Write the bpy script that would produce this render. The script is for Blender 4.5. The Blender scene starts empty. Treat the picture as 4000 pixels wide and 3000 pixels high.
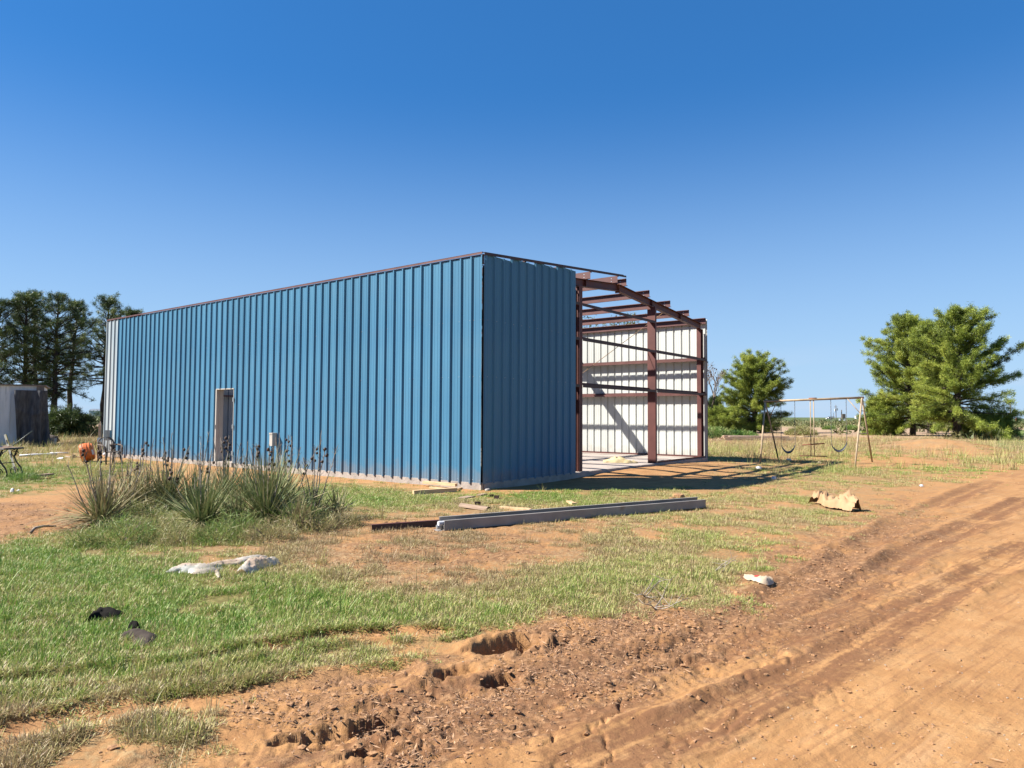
import bpy, math, random
import numpy as np
from mathutils import Vector, Matrix
R = math.radians
FT = 0.3048
scene = bpy.context.scene
COL = scene.collection
rng = np.random.default_rng(7)
random.seed(7)

# ------------------------------------------------------------------ camera, sky, sun, exposure
CAM_F, CAM_PITCH, CAM_ROLL, CAM_H = 2735.0, 0.0455, 0.0050, 1.60
YAW = 0.9141                         # direction of the gable wall
CORNER = (-0.6166, 14.9291)          # near corner of the shed
SLAB = CAM_H - 1.4187                # top of the slab

cam_d = bpy.data.cameras.new("camera")
cam = bpy.data.objects.new("camera", cam_d)
COL.objects.link(cam)
cam_d.sensor_fit = 'HORIZONTAL'
cam_d.sensor_width = 36.0
cam_d.lens = 36.0 * CAM_F / 4000.0
cam_d.clip_start = 0.05
cam_d.clip_end = 20000.0
cam.matrix_world = (Matrix.Translation((0, 0, CAM_H)) @ Matrix.Rotation(math.pi / 2 + CAM_PITCH, 4, 'X')
                    @ Matrix.Rotation(CAM_ROLL, 4, 'Z'))
scene.camera = cam

SUN_EL = R(43.4)
SUN_AZ = math.atan2(-0.994, -0.105)          # from +Y towards +X
world = bpy.data.worlds.new("World")
scene.world = world
world.use_nodes = True
wn, wl = world.node_tree.nodes, world.node_tree.links
wn.clear()
w_out = wn.new('ShaderNodeOutputWorld')
w_bg = wn.new('ShaderNodeBackground')
w_sky = wn.new('ShaderNodeTexSky')
w_sky.sky_type = 'NISHITA'
w_sky.sun_disc = False
w_sky.sun_elevation = SUN_EL
w_sky.sun_rotation = SUN_AZ % (2 * math.pi)
w_sky.altitude = 900
w_sky.air_density = 1.0
w_sky.dust_density = 0.1
w_sky.ozone_density = 4.0
w_bg.inputs['Strength'].default_value = 0.051
w_hs = wn.new('ShaderNodeHueSaturation')
w_hs.inputs['Saturation'].default_value = 1.30
w_hs.inputs['Value'].default_value = 1.12
w_hs.inputs['Hue'].default_value = 0.503
# thin, low summer cloud all round the horizon
w_tc = wn.new('ShaderNodeTexCoord')
w_map = wn.new('ShaderNodeMapping'); w_map.inputs['Scale'].default_value = (1, 1, 7)
w_no = wn.new('ShaderNodeTexNoise'); w_no.inputs['Scale'].default_value = 5.0
w_no.inputs['Detail'].default_value = 6
w_cr = wn.new('ShaderNodeMapRange')
w_cr.inputs[1].default_value = 0.5; w_cr.inputs[2].default_value = 0.75
w_sep = wn.new('ShaderNodeSeparateXYZ')
w_el = wn.new('ShaderNodeMapRange')
w_el.inputs[1].default_value = 0.0; w_el.inputs[2].default_value = 0.10
w_el.inputs[3].default_value = 0.55; w_el.inputs[4].default_value = 0.0
w_mul = wn.new('ShaderNodeMath'); w_mul.operation = 'MULTIPLY'
w_mix = wn.new('ShaderNodeMixRGB'); w_mix.inputs['Color2'].default_value = (5.0, 5.2, 6.2, 1)
wl.new(w_tc.outputs['Generated'], w_map.inputs['Vector'])
wl.new(w_map.outputs['Vector'], w_no.inputs['Vector'])
wl.new(w_no.outputs['Fac'], w_cr.inputs[0])
wl.new(w_tc.outputs['Generated'], w_sep.inputs[0])
wl.new(w_sep.outputs['Z'], w_el.inputs[0])
wl.new(w_cr.outputs[0], w_mul.inputs[0])
wl.new(w_el.outputs[0], w_mul.inputs[1])
wl.new(w_mul.outputs[0], w_mix.inputs['Fac'])
wl.new(w_sky.outputs['Color'], w_hs.inputs['Color'])
# pale blue haze that whitens the lowest part of the sky on every side
w_hz = wn.new('ShaderNodeMapRange'); w_hz.interpolation_type = 'SMOOTHSTEP'
w_hz.inputs[1].default_value = -0.06; w_hz.inputs[2].default_value = 0.44
w_hz.inputs[3].default_value = 0.93; w_hz.inputs[4].default_value = 0.0
wl.new(w_sep.outputs['Z'], w_hz.inputs[0])
w_hm = wn.new('ShaderNodeMixRGB'); w_hm.inputs['Color2'].default_value = (3.2, 4.7, 6.5, 1)
wl.new(w_hz.outputs[0], w_hm.inputs['Fac'])
w_ev = wn.new('ShaderNodeMixRGB'); w_ev.inputs['Fac'].default_value = 0.40; w_ev.inputs['Color2'].default_value = (0.42, 1.72, 4.5, 1)
wl.new(w_hs.outputs['Color'], w_ev.inputs['Color1'])
wl.new(w_ev.outputs['Color'], w_hm.inputs['Color1'])
wl.new(w_hm.outputs['Color'], w_mix.inputs['Color1'])
wl.new(w_mix.outputs['Color'], w_bg.inputs['Color'])
wl.new(w_bg.outputs['Background'], w_out.inputs['Surface'])

sun_d = bpy.data.lights.new("sun", 'SUN')
sun_d.energy = 5.0
sun_d.angle = R(0.5)
sun_d.color = (1.0, 0.94, 0.86)
sun = bpy.data.objects.new("sun", sun_d)
COL.objects.link(sun)
SUN_DIR = Vector((math.sin(SUN_AZ) * math.cos(SUN_EL), math.cos(SUN_AZ) * math.cos(SUN_EL), math.sin(SUN_EL)))
sun.rotation_euler = SUN_DIR.to_track_quat('Z', 'Y').to_euler()
sun.location = SUN_DIR * 60

scene.view_settings.view_transform = 'Standard'
scene.view_settings.look = 'None'
scene.view_settings.exposure = 1.5
scene.view_settings.gamma = 1.0
scene.view_settings.use_curve_mapping = False
scene.render.resolution_x, scene.render.resolution_y = 1024, 768

# ------------------------------------------------------------------ layout helpers
def proj(x, y, z):
    """world point -> pixel of the 4000x3000 photograph (numpy friendly)"""
    z = z - CAM_H
    yc = y * math.cos(CAM_PITCH) + z * math.sin(CAM_PITCH)
    zc = -y * math.sin(CAM_PITCH) + z * math.cos(CAM_PITCH)
    yc = np.where(np.abs(yc) < 1e-3, 1e-3, yc)
    a, b = CAM_F * x / yc, -CAM_F * zc / yc
    return 2000 + a * math.cos(CAM_ROLL) - b * math.sin(CAM_ROLL), 1500 + a * math.sin(CAM_ROLL) + b * math.cos(CAM_ROLL)

def ray(px, py):
    a, b = px - 2000.0, py - 1500.0
    x = a * math.cos(-CAM_ROLL) - b * math.sin(-CAM_ROLL)
    y = a * math.sin(-CAM_ROLL) + b * math.cos(-CAM_ROLL)
    d = Vector((x, CAM_F, -y))
    return Vector((d.x, d.y * math.cos(CAM_PITCH) - d.z * math.sin(CAM_PITCH), d.y * math.sin(CAM_PITCH) + d.z * math.cos(CAM_PITCH)))

def G(px, py, z=0.0):
    """where the line of sight through a photo pixel meets the level z"""
    d = ray(px, py)
    t = (z - CAM_H) / d.z
    return (d.x * t, d.y * t)

def D(px, py, depth):
    d = ray(px, py)
    t = depth / d.y
    return (d.x * t, depth, CAM_H + d.z * t)

CY, SY = math.cos(YAW), math.sin(YAW)
def uv2w(u, v):
    return (CORNER[0] + u * CY - v * SY, CORNER[1] + u * SY + v * CY)
def w2uv(x, y):
    dx, dy = x - CORNER[0], y - CORNER[1]
    return dx * CY + dy * SY, -dx * SY + dy * CY

# ------------------------------------------------------------------ numpy noise
def _hash(ix, iy, seed):
    h = (ix.astype(np.int64) * 374761393 + iy.astype(np.int64) * 668265263 + seed * 1442695041) & 0xFFFFFFFF
    h = ((h ^ (h >> 13)) * 1274126177) & 0xFFFFFFFF
    return ((h ^ (h >> 16)) & 0xFFFF) / 65535.0
def vnoise(x, y, seed=0):
    ix, iy = np.floor(x), np.floor(y)
    fx, fy = x - ix, y - iy
    fx, fy = fx * fx * (3 - 2 * fx), fy * fy * (3 - 2 * fy)
    a, b = _hash(ix, iy, seed), _hash(ix + 1, iy, seed)
    c, d = _hash(ix, iy + 1, seed), _hash(ix + 1, iy + 1, seed)
    return (a * (1 - fx) + b * fx) * (1 - fy) + (c * (1 - fx) + d * fx) * fy
def fbm(x, y, seed=0, octs=4, g=0.5):
    s, a, t = 0.0, 1.0, 0.0
    for i in range(octs):
        s = s + a * vnoise(x * 2 ** i + 13.7 * i, y * 2 ** i - 7.1 * i, seed + i)
        t += a
        a *= g
    return s / t                         # 0..1
def sstep(a, b, x):
    t = np.clip((x - a) / (b - a), 0, 1)
    return t * t * (3 - 2 * t)

# ------------------------------------------------------------------ cover of the ground, by region (cover, green, litter)
ROWS = [905, 918, 936, 950, 965, 980, 1000, 1020, 1040, 1060, 1080, 1100, 1130, 1160, 1200, 1250, 1300, 1350, 1400, 1450, 1500, 1550, 1600, 1660]
COVER = """9 9 9 9 9 9 9 9 9 9 9 9 9 9 9 9
7 7 5 3 3 3 3 3 3 3 3 3 3 3 3 5
8 8 6 4 3 3 3 3 3 3 2 2 2 2 4 6
8 8 6 4 3 3 3 3 3 3 6 7 7 6 6 7
8 8 6 4 1 1 1 1 1 1 8 8 8 7 7 8
7 6 5 3 0 0 0 0 0 0 7 6 6 5 4 8
8 6 6 2 0 0 0 0 0 0 6 5 5 2 6 6
8 7 6 2 1 1 2 2 0 1 3 7 7 6 5 2
8 6 5 2 3 5 3 0 0 0 2 6 6 6 3 0
7 5 4 4 5 8 7 4 5 7 6 5 6 5 1 0
4 1 6 7 8 9 9 8 9 8 6 6 6 3 0 0
1 1 8 8 8 8 7 7 7 6 6 6 6 4 0 0
1 3 7 7 7 6 5 5 5 6 6 6 6 3 0 0
2 5 8 7 6 5 5 4 4 5 6 6 3 0 0 0
7 8 8 7 6 5 4 4 5 7 7 5 0 0 0 0
9 9 9 8 9 8 5 5 8 9 9 4 0 0 0 0
9 9 9 9 9 9 9 8 7 7 5 1 0 0 0 0
9 9 9 9 9 9 9 5 1 1 0 0 0 0 0 0
9 9 9 8 7 7 4 1 0 0 0 0 0 0 0 0
8 8 6 7 6 3 0 0 0 0 0 0 0 0 0 0
7 7 6 6 3 0 0 0 0 0 0 0 0 0 0 0
7 7 6 5 2 0 0 0 0 0 0 0 0 0 0 0
6 6 6 4 1 0 0 0 0 0 0 0 0 0 0 0
6 6 5 3 0 0 0 0 0 0 0 0 0 0 0 0"""
GREEN = """9 9 9 9 9 9 9 9 9 9 9 9 9 9 9 9
4 4 4 4 4 4 4 4 4 4 5 4 4 4 4 8
4 4 3 3 3 3 3 3 3 3 2 2 2 2 4 7
5 4 3 3 3 3 3 3 3 3 2 3 3 3 3 5
5 3 3 3 3 3 3 3 3 3 3 3 3 3 3 4
5 4 4 4 3 3 3 3 3 3 5 4 4 3 4 4
7 6 6 5 4 4 4 4 4 4 5 4 5 5 5 4
7 7 7 5 5 6 6 6 4 4 4 5 6 6 6 4
8 7 6 5 5 7 5 5 5 5 4 3 4 5 4 4
7 6 5 5 6 7 6 7 7 7 5 3 3 4 4 4
6 5 6 6 7 8 7 6 7 6 4 3 4 5 4 4
5 5 5 6 6 7 5 4 5 4 3 3 4 4 4 4
5 5 6 6 5 4 2 2 2 3 4 4 4 4 4 4
5 5 5 5 3 2 1 1 2 3 4 5 4 4 4 4
7 7 6 4 2 1 1 1 3 4 5 6 4 4 4 4
8 8 8 7 7 5 2 2 6 7 6 5 4 4 4 4
8 8 8 8 8 8 7 7 5 4 5 4 4 4 4 4
9 8 8 8 8 8 7 6 4 4 4 4 4 4 4 4
8 8 7 7 6 6 5 4 4 4 4 4 4 4 4 4
7 7 6 5 5 5 4 4 4 4 4 4 4 4 4 4
5 6 5 5 4 4 4 4 4 4 4 4 4 4 4 4
5 4 4 4 4 4 4 4 4 4 4 4 4 4 4 4
4 4 4 4 4 4 4 4 4 4 4 4 4 4 4 4
3 4 4 4 4 4 4 4 4 4 4 4 4 4 4 4"""
LITTER = """0 0 0 0 0 0 0 0 0 0 0 0 0 0 0 0
0 0 0 0 0 0 0 0 0 0 0 0 0 0 0 0
0 0 0 0 0 0 0 0 0 0 0 0 0 0 0 0
0 0 0 0 0 0 0 0 0 0 0 0 0 0 0 0
1 1 0 0 0 0 0 0 0 0 0 0 0 0 0 0
1 1 0 0 0 0 0 0 0 0 1 1 1 0 0 0
1 1 0 0 0 0 0 0 0 0 1 1 1 0 1 1
0 1 0 0 0 0 0 0 0 0 1 1 1 1 3 1
0 1 1 0 0 0 0 0 0 0 1 1 1 2 2 1
0 0 3 3 3 1 1 1 1 1 1 2 2 3 3 1
2 4 6 6 6 2 1 1 1 1 2 2 2 5 2 1
6 5 7 7 7 3 2 2 3 3 3 3 4 5 2 1
7 6 4 4 4 3 4 4 4 4 3 3 5 6 2 1
5 4 2 3 4 4 6 6 5 4 3 4 5 6 3 1
1 1 2 3 4 6 7 6 5 4 3 5 7 5 2 0
1 1 1 2 2 4 5 5 3 3 4 7 7 4 1 0
0 0 0 0 1 1 2 3 5 6 7 6 4 2 1 0
0 0 0 0 0 1 2 4 5 8 8 5 4 1 0 0
0 0 1 1 1 2 3 3 8 8 6 3 2 1 0 0
1 1 2 3 2 4 5 5 8 6 5 2 1 0 0 0
1 1 2 3 5 6 5 6 5 5 3 1 1 0 0 0
1 1 2 3 5 5 6 6 5 2 1 1 0 0 0 0
1 1 2 3 4 4 6 5 3 1 1 0 0 0 0 0
1 1 2 3 3 3 5 3 1 1 0 0 0 0 0 0"""
def _grid(s):
    return np.array([[int(c) for c in l.split()] for l in s.splitlines()], float) / 9.0
COVER, GREEN, LITTER = _grid(COVER), _grid(GREEN), _grid(LITTER)
assert COVER.shape == (24, 16) and GREEN.shape == (24, 16) and LITTER.shape == (24, 16)
RY = np.array(ROWS, float)

def region(x, y):
    px, py = proj(x, y, np.zeros_like(x))
    behind = y < 0.5
    cx = np.clip(px / 1.808 / 150.0, 0, 14.999)
    ry = np.clip(np.where(behind, 1660, py / 1.808), 905, 1659.9)
    j = np.clip(np.searchsorted(RY, ry, side='right') - 1, 0, 22)
    fy = (ry - RY[j]) / (RY[j + 1] - RY[j])
    i = cx.astype(int)
    fx = cx - i
    out = []
    for g in (COVER, GREEN, LITTER):
        out.append((g[j, i] * (1 - fx) + g[j, i + 1] * fx) * (1 - fy) + (g[j + 1, i] * (1 - fx) + g[j + 1, i + 1] * fx) * fy)
    return out

# ------------------------------------------------------------------ lie of the land
def poly_w(pts, k=1.808):
    return np.array([G(a * k, b * k) for a, b in pts])
TRACKS = [  # (line in the photo, half width m, depth m)
    (poly_w([(380, 1648), (700, 1590), (1000, 1500), (1300, 1440), (1530, 1398), (1650, 1320), (1760, 1245), (1890, 1160), (2050, 1080), (2212, 1012)]), 0.16, 0.034),
    (poly_w([(700, 1655), (1100, 1562), (1400, 1480), (1600, 1420), (1800, 1300), (2000, 1180), (2212, 1080)]), 0.15, 0.026),
    (poly_w([(1250, 1655), (1500, 1560), (1750, 1450), (1950, 1330), (2212, 1180)]), 0.13, 0.018),
    (poly_w([(1500, 1655), (1750, 1540), (1900, 1450), (2100, 1330), (2300, 1210)]), 0.12, 0.010),
    (poly_w([(0, 1480), (200, 1465), (380, 1440), (560, 1400), (700, 1370), (950, 1360)]), 0.10, 0.040),
    (poly_w([(0, 1590), (200, 1545), (420, 1510), (600, 1480), (850, 1450)]), 0.12, 0.035),
]
HOLES = [  # (photo px centre, along, across m, depth, ) eroded scarps in the wet sand
    ((1108, 1390), 0.30, 0.15, 0.15), ((1208, 1390), 0.15, 0.07, 0.07), ((985, 1450), 0.22, 0.10, 0.09),
    ((1085, 1465), 0.16, 0.08, 0.08), ((822, 1553), 0.14, 0.07, 0.07), ((745, 1592), 0.26, 0.09, 0.045),
    ((665, 1590), 0.22, 0.06, 0.05), ((868, 1585), 0.10, 0.05, 0.05), ((70, 1530), 0.2, 0.07, 0.05),
    ((1460, 1432), 0.25, 0.05, 0.025), ((800, 1625), 0.12, 0.05, 0.04),
    ((180, 1110), 0.3, 0.16, 0.07), ((70, 1128), 0.4, 0.10, 0.05), ((120, 1148), 0.35, 0.12, 0.05),
]
def seg_dist(x, y, P):
    best = np.full(x.shape, 1e9)
    side = np.zeros(x.shape)
    acc = 0.0
    global ALONG
    ALONG = np.zeros(x.shape)
    for a, b in zip(P[:-1], P[1:]):
        d = b - a
        L2 = d @ d
        t = np.clip(((x - a[0]) * d[0] + (y - a[1]) * d[1]) / L2, 0, 1)
        qx, qy = x - a[0] - t * d[0], y - a[1] - t * d[1]
        r = np.hypot(qx, qy)
        s = np.sign(qx * d[1] - qy * d[0])
        m = r < best
        best = np.where(m, r, best)
        side = np.where(m, s, side)
        ALONG = np.where(m, acc + t * math.sqrt(L2), ALONG)
        acc += math.sqrt(L2)
    return best, side

def rut_bare(x, y):
    out = np.zeros(x.shape); m = np.hypot(x, y) < 14
    for i_, (P, w, dep) in enumerate(TRACKS[4:]):
        d_, s_ = seg_dist(x[m], y[m], P)
        d_ = np.abs(d_ * s_ + (fbm(x[m] * 2.3, y[m] * 2.3, 11, 3) - .5) * .22)
        out[m] = np.maximum(out[m], np.exp(-((d_ - .02) / .13) ** 4) * sstep(.38, .55, fbm(x[m] * 1.3, y[m] * 1.3, 221 + i_, 3)))
    return out
def bump_at(x, y, px, py, ru, rv, h, k=1.808):
    c = G(px * k, py * k)
    n = 0.25 * (fbm(x * 1.3, y * 1.3, 77, 3) - .5)
    r = np.hypot((x - c[0]) / ru, (y - c[1]) / rv) + n * 2
    return h * np.exp(-np.clip(r, 0, 9) ** 2)

def height(x, y, detail=True):
    x = np.asarray(x, float); y = np.asarray(y, float)
    r = np.hypot(x, y)
    u, v = w2uv(x, y)
    h = 0.05 * (fbm(x * .35, y * .35, 3, 3) - .5) * sstep(60, 30, r)
    h += 0.025 * (fbm(x * 1.7, y * 1.7, 5, 3) - .5) * sstep(60, 20, r)
    # bank thrown up round the slab
    du = np.maximum(np.maximum(-u, u - 12.3), 0)
    dv = np.maximum(np.maximum(-v, v - 18.4), 0)
    dist = np.hypot(du, dv)
    near = np.exp(-(dist / 1.6) ** 2)
    h += near * 0.03
    # heap of sand in front of the open bay
    h += (0.085 * np.exp(-((u - 8.0) / 3.6) ** 4) * np.exp(-(np.maximum(-v - .3, 0) / 1.5) ** 2)) * (v < 0.2)
    h += 0.05 * (fbm(x * 1.1, y * 1.1, 31, 4) - .5) * np.exp(-((u - 7.5) / 5) ** 4) * np.exp(-((v + 1.6) / 1.6) ** 2)
    inside = (u > 0.05) & (u < 12.15) & (v > 0.05) & (v < 18.2)
    h = np.where(inside, -0.05, h)
    h += bump_at(x, y, 2020, 968, 2.2, 3.2, 0.50) + bump_at(x, y, 2010, 962, .8, 1.0, 0.16)
    h += bump_at(x, y, 1900, 990, 2.2, 1.5, 0.10)
    h += bump_at(x, y, 40, 1105, 1.3, .8, .10) + bump_at(x, y, 120, 1130, .8, .5, .08)
    h += bump_at(x, y, 460, 1110, 2.6, 0.9, 0.07)
    if detail:
        near = r < 40
        xs, ys, rs = x[near], y[near], r[near]
        hh = np.zeros(xs.shape)
        cov, gr, lit = region(xs, ys)
        wob = (fbm(xs * 2.3, ys * 2.3, 11, 3) - .5) * 0.22
        for P, w, dep in TRACKS:
            d, s = seg_dist(xs, ys, P)
            d = np.abs(d * s + wob) 
            g = np.clip(fbm(xs * .9, ys * .9, 19, 2) * 1.8 - .2, 0.15, 1)
            hh -= dep * g * np.exp(-(d / w) ** 2) * sstep(30, 14, rs)
            hh += dep * .9 * g * np.exp(-((d - w * 1.7) / (w * .5)) ** 2) * (0.5 + fbm(xs * 9, ys * 9, 23, 2)) * sstep(30, 14, rs)
            if dep in (.034, .026, .018):      # lugs of the tyre pressed in the crust
                band = sstep(w * 1.0, w * .8, np.abs(d - w * .1))
                lug = np.sin(2 * np.pi * (ALONG / .085 + np.abs(d) * 3.2)) 
                tg = sstep(.42, .6, fbm(xs * 1.1 + 3, ys * 1.1, 207, 3)) * (1 - cov)
                hh -= .0075 * tg * band * sstep(-.1, .5, lug) * sstep(11, 8, rs)
            # tread lines
            hh += 0.003 * g * np.sin(d * 95) * np.exp(-(d / (w * 1.6)) ** 2) * sstep(12, 6, rs)
        # crumbly litter and clods
        c1 = fbm(xs * 14, ys * 14, 41, 3)
        c2 = fbm(xs * 34, ys * 34, 43, 2)
        patch = sstep(.25, .7, lit + (fbm(xs * 1.5, ys * 1.5, 47, 3) - .5) * .8)
        bare = 1 - cov
        hh += patch * (sstep(.46, .62, c1) * .007 + sstep(.5, .7, c2) * .005) * sstep(25, 12, rs)
        ridge = 1 - np.abs(fbm(xs * 3.1 + 5, ys * 3.1, 53, 4) * 2 - 1)
        hh -= sstep(.93, .995, ridge) * 0.022 * bare * sstep(.2, .6, fbm(xs * .8, ys * .8, 59, 2)) * sstep(0.1, .5, lit + .2) * sstep(20, 9, rs)
        hh += bare * 0.006 * (c2 - .5) * sstep(16, 6, rs)
        for (px, py), L, W, dep in HOLES:
            cx, cy = G(px * 1.808, py * 1.808)
            tdir = np.array([0.86, 0.5]) 
            qx, qy = xs - cx, ys - cy
            n = (fbm(xs * 4.5, ys * 4.5, 61, 3) - .5) * .9
            a = (qx * tdir[0] + qy * tdir[1]) / L
            b = (-qx * tdir[1] + qy * tdir[0]) / W
            q = np.hypot(a, b) + n
            hh -= dep * 1.35 * (1 - sstep(.80, 1.02, q)) * np.clip(.45 + .55 * (b + .6), .35, 1)
            hh += dep * .18 * np.exp(-((q - 1.35) / .32) ** 2) * sstep(.3, .6, c1)
        h[near] = h[near] + hh
    h = np.where(inside, -0.05, h)
    return h
def hz(x, y):
    return float(height(np.array([x]), np.array([y]))[0])

# ------------------------------------------------------------------ materials
def new_mat(name):
    m = bpy.data.materials.new(name)
    m.use_nodes = True
    n = m.node_tree.nodes
    return m, n, m.node_tree.links, n['Principled BSDF']

ALB = 0.64
def alb(c): return tuple(q * ALB for q in c)
def mat(name, c1, c2=None, scale=4.0, rough=0.6, metal=0.0, bump=0.0, bscale=None, spec=0.5, detail=5, stretch=None, contrast=(.35, .65), coat=0, c3=None):
    m, n, l, p = new_mat(name)
    c1, c2, c3 = alb(c1), c2 and alb(c2), c3 and alb(c3)
    p.inputs['Roughness'].default_value = rough
    p.inputs['Metallic'].default_value = metal
    p.inputs['Specular IOR Level'].default_value = spec
    p.inputs['Coat Weight'].default_value = coat
    tc = n.new('ShaderNodeTexCoord')
    mp = n.new('ShaderNodeMapping')
    if stretch: mp.inputs['Scale'].default_value = stretch
    l.new(tc.outputs['Object'], mp.inputs['Vector'])
    if c2 is not None:
        no = n.new('ShaderNodeTexNoise'); no.inputs['Scale'].default_value = scale; no.inputs['Detail'].default_value = detail
        l.new(mp.outputs['Vector'], no.inputs['Vector'])
        cr = n.new('ShaderNodeValToRGB')
        cr.color_ramp.elements[0].position = contrast[0]; cr.color_ramp.elements[1].position = contrast[1]
        cr.color_ramp.elements[0].color = (*c1, 1); cr.color_ramp.elements[1].color = (*c2, 1)
        if c3 is not None:
            e = cr.color_ramp.elements.new(min(.95, contrast[1] + .12)); e.color = (*c3, 1)
        l.new(no.outputs['Fac'], cr.inputs['Fac'])
        l.new(cr.outputs['Color'], p.inputs['Base Color'])
        rr = n.new('ShaderNodeMapRange'); rr.inputs[3].default_value = max(0.02, rough - .1); rr.inputs[4].default_value = min(1, rough + .12)
        l.new(no.outputs['Fac'], rr.inputs[0]); l.new(rr.outputs[0], p.inputs['Roughness'])
    else:
        p.inputs['Base Color'].default_value = (*c1, 1)
    if bump:
        nb = n.new('ShaderNodeTexNoise'); nb.inputs['Scale'].default_value = bscale or scale * 3; nb.inputs['Detail'].default_value = 6
        l.new(mp.outputs['Vector'], nb.inputs['Vector'])
        bp = n.new('ShaderNodeBump'); bp.inputs['Strength'].default_value = bump; bp.inputs['Distance'].default_value = 0.02
        l.new(nb.outputs['Fac'], bp.inputs['Height']); l.new(bp.outputs['Normal'], p.inputs['Normal'])
    return m

M = {}
M['blue'] = mat('blue_panel_paint', (.074, .225, .375), (.090, .258, .405), 1.3, .38, 0, .06, 2.2, .22, stretch=(1, 1, .35))
M['panel_back'] = mat('panel_back_paint', (.42, .44, .44), (.50, .51, .50), 1.2, .5, 0, .05, 3)
M['white'] = mat('white_panel_paint', (.63, .65, .61), (.71, .725, .68), 1.2, .42, 0, .06, 3, stretch=(1, 1, .4))
M['oldwhite'] = mat('weathered_white_panel_paint', (.34, .42, .47), (.52, .56, .56), 3.0, .5, 0, .1, 4, stretch=(1, 1, .12))
M['rust_red'] = mat('red_primer', (.10, .024, .018), (.135, .034, .025), 3.0, .6, 0, .08, 9, c3=(.16, .055, .032))
M['purlin_red'] = mat('purlin_red_primer', (.12, .042, .034), (.155, .056, .046), 2.2, .5, 0, .05, 8)
M['rusty'] = mat('rusty_steel', (.16, .06, .03), (.32, .12, .05), 9, .8, 0, .3, 25)
M['concrete'] = mat('slab_concrete', (.40, .33, .28), (.55, .47, .40), 1.1, .85, 0, .15, 18, detail=8)
M['edge_concrete'] = mat('slab_edge_concrete', (.36, .31, .27), (.50, .43, .37), 4, .9, 0, .5, 22, detail=8)
M['rubble'] = mat('broken_concrete', (.36, .33, .30), (.58, .54, .49), 14, .95, 0, .8, 40)
M['cream'] = mat('cream_door_frame', (.50, .46, .40), (.56, .52, .46), 3, .5)
M['zinc'] = mat('zinc_plate', (.42, .44, .46), (.55, .57, .58), 8, .4, .6)
M['tan_rod'] = mat('tan_brace_rod', (.42, .26, .13), (.52, .34, .18), 8, .7)
M['bark'] = mat('pine_bark', (.035, .026, .020), (.085, .062, .046), 9, .95, 0, .9, 16, stretch=(1, 1, .3))
M['twig'] = mat('grey_twig_bark', (.20, .16, .135), (.33, .28, .24), 9, .9, 0, .3, 20)
M['stalk'] = mat('bleached_stalk', (.22, .175, .135), (.46, .40, .33), 14, .9, 0, .3, 40, stretch=(1, 1, .3))
M['pod'] = mat('dry_seed_pod', (.035, .018, .011), (.10, .052, .030), 30, .8, 0, .4, 60)
M['wood'] = mat('new_lumber', (.66, .42, .21), (.86, .62, .36), 5, .75, 0, .25, 18, stretch=(.5, 6, 6))
M['wood_grey'] = mat('weathered_board', (.30, .20, .135), (.46, .33, .23), 6, .85, 0, .3, 18, stretch=(.5, 6, 6))
M['pinkwood'] = mat('sun_bleached_lumber', (.72, .50, .35), (.90, .70, .52), 5, .8, 0, .2, 18, stretch=(.5, 6, 6))
M['black_steel'] = mat('black_wrought_iron', (.012, .012, .012), (.022, .021, .02), 20, .5)
M['grey_steel'] = mat('dusty_grey_steel', (.30, .275, .25), (.42, .385, .35), 2.5, .55, .15, .1, 10, c3=(.30, .21, .15), detail=9)
M['dark_red_steel'] = mat('dark_red_steel', (.05, .022, .018), (.085, .04, .03), 6, .6)
M['swing_pole'] = mat('faded_tan_pole', (.38, .28, .165), (.52, .40, .26), 5, .7, 0, .2, 22, stretch=(1, 1, 1), c3=(.26, .17, .11))
M['chain'] = mat('swing_chain_steel', (.22, .20, .18), (.40, .38, .36), 30, .5, .7)
M['rubber'] = mat('black_rubber_seat', (.018, .017, .022), (.035, .033, .04), 10, .5)
M['kraft'] = mat('kraft_paper', (.42, .25, .12), (.54, .34, .18), 5, .8, 0, .35, 12)
M['yellow_wrap'] = mat('yellow_strap', (.56, .43, .20), (.66, .54, .30), 6, .7, 0, .3, 14)
M['litter_white'] = mat('white_litter', (.66, .68, .72), (.80, .80, .82), 8, .6, 0, .4, 18)
M['orange'] = mat('orange_drum_paint', (.80, .17, .025), (.90, .25, .05), 3, .45, 0, .1, 8)
M['chair'] = mat('taupe_plastic', (.13, .098, .078), (.17, .13, .105), 3, .75, spec=.2)
M['post'] = mat('weathered_post', (.24, .16, .105), (.40, .29, .20), 5, .85, 0, .4, 14, stretch=(4, 4, .5))
M['box_blue'] = mat('pale_blue_box', (.30, .42, .50), (.36, .48, .56), 5, .5)
M['galv'] = mat('galvanised_box', (.28, .32, .35), (.40, .44, .46), 6, .4, .5)
M['cloth'] = mat('grey_shade_cloth', (.045, .050, .062), (.10, .108, .12), 5, .95, 0, .8, 9, stretch=(2, 2, .5))
M['shed_white'] = mat('old_shed_metal', (.62, .68, .74), (.86, .90, .94), 2.5, .5, .1, .1, 6, stretch=(1.5, 1.5, .25), c3=(.48, .52, .56))
M['shed_roof'] = mat('shed_roof_edge', (.14, .11, .09), (.26, .21, .17), 6, .6)
M['level'] = mat('level_aluminium', (.50, .48, .40), (.62, .58, .44), 6, .4, .3)
M['level_y'] = mat('level_yellow_edge', (.55, .38, .07), (.62, .45, .12), 6, .5)
M['green_rod'] = mat('green_rod', (.035, .07, .06), (.06, .10, .085), 6, .4)
M['cup'] = mat('white_cup', (.78, .78, .76))
M['cup_red'] = mat('red_print', (.55, .16, .08))
M['red'] = mat('red_print_on_wrapper', (.62, .05, .05))
M['wrapper'] = mat('cream_wrapper', (.52, .39, .24), (.66, .52, .36), 8, .6, 0, .3, 20)
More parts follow.
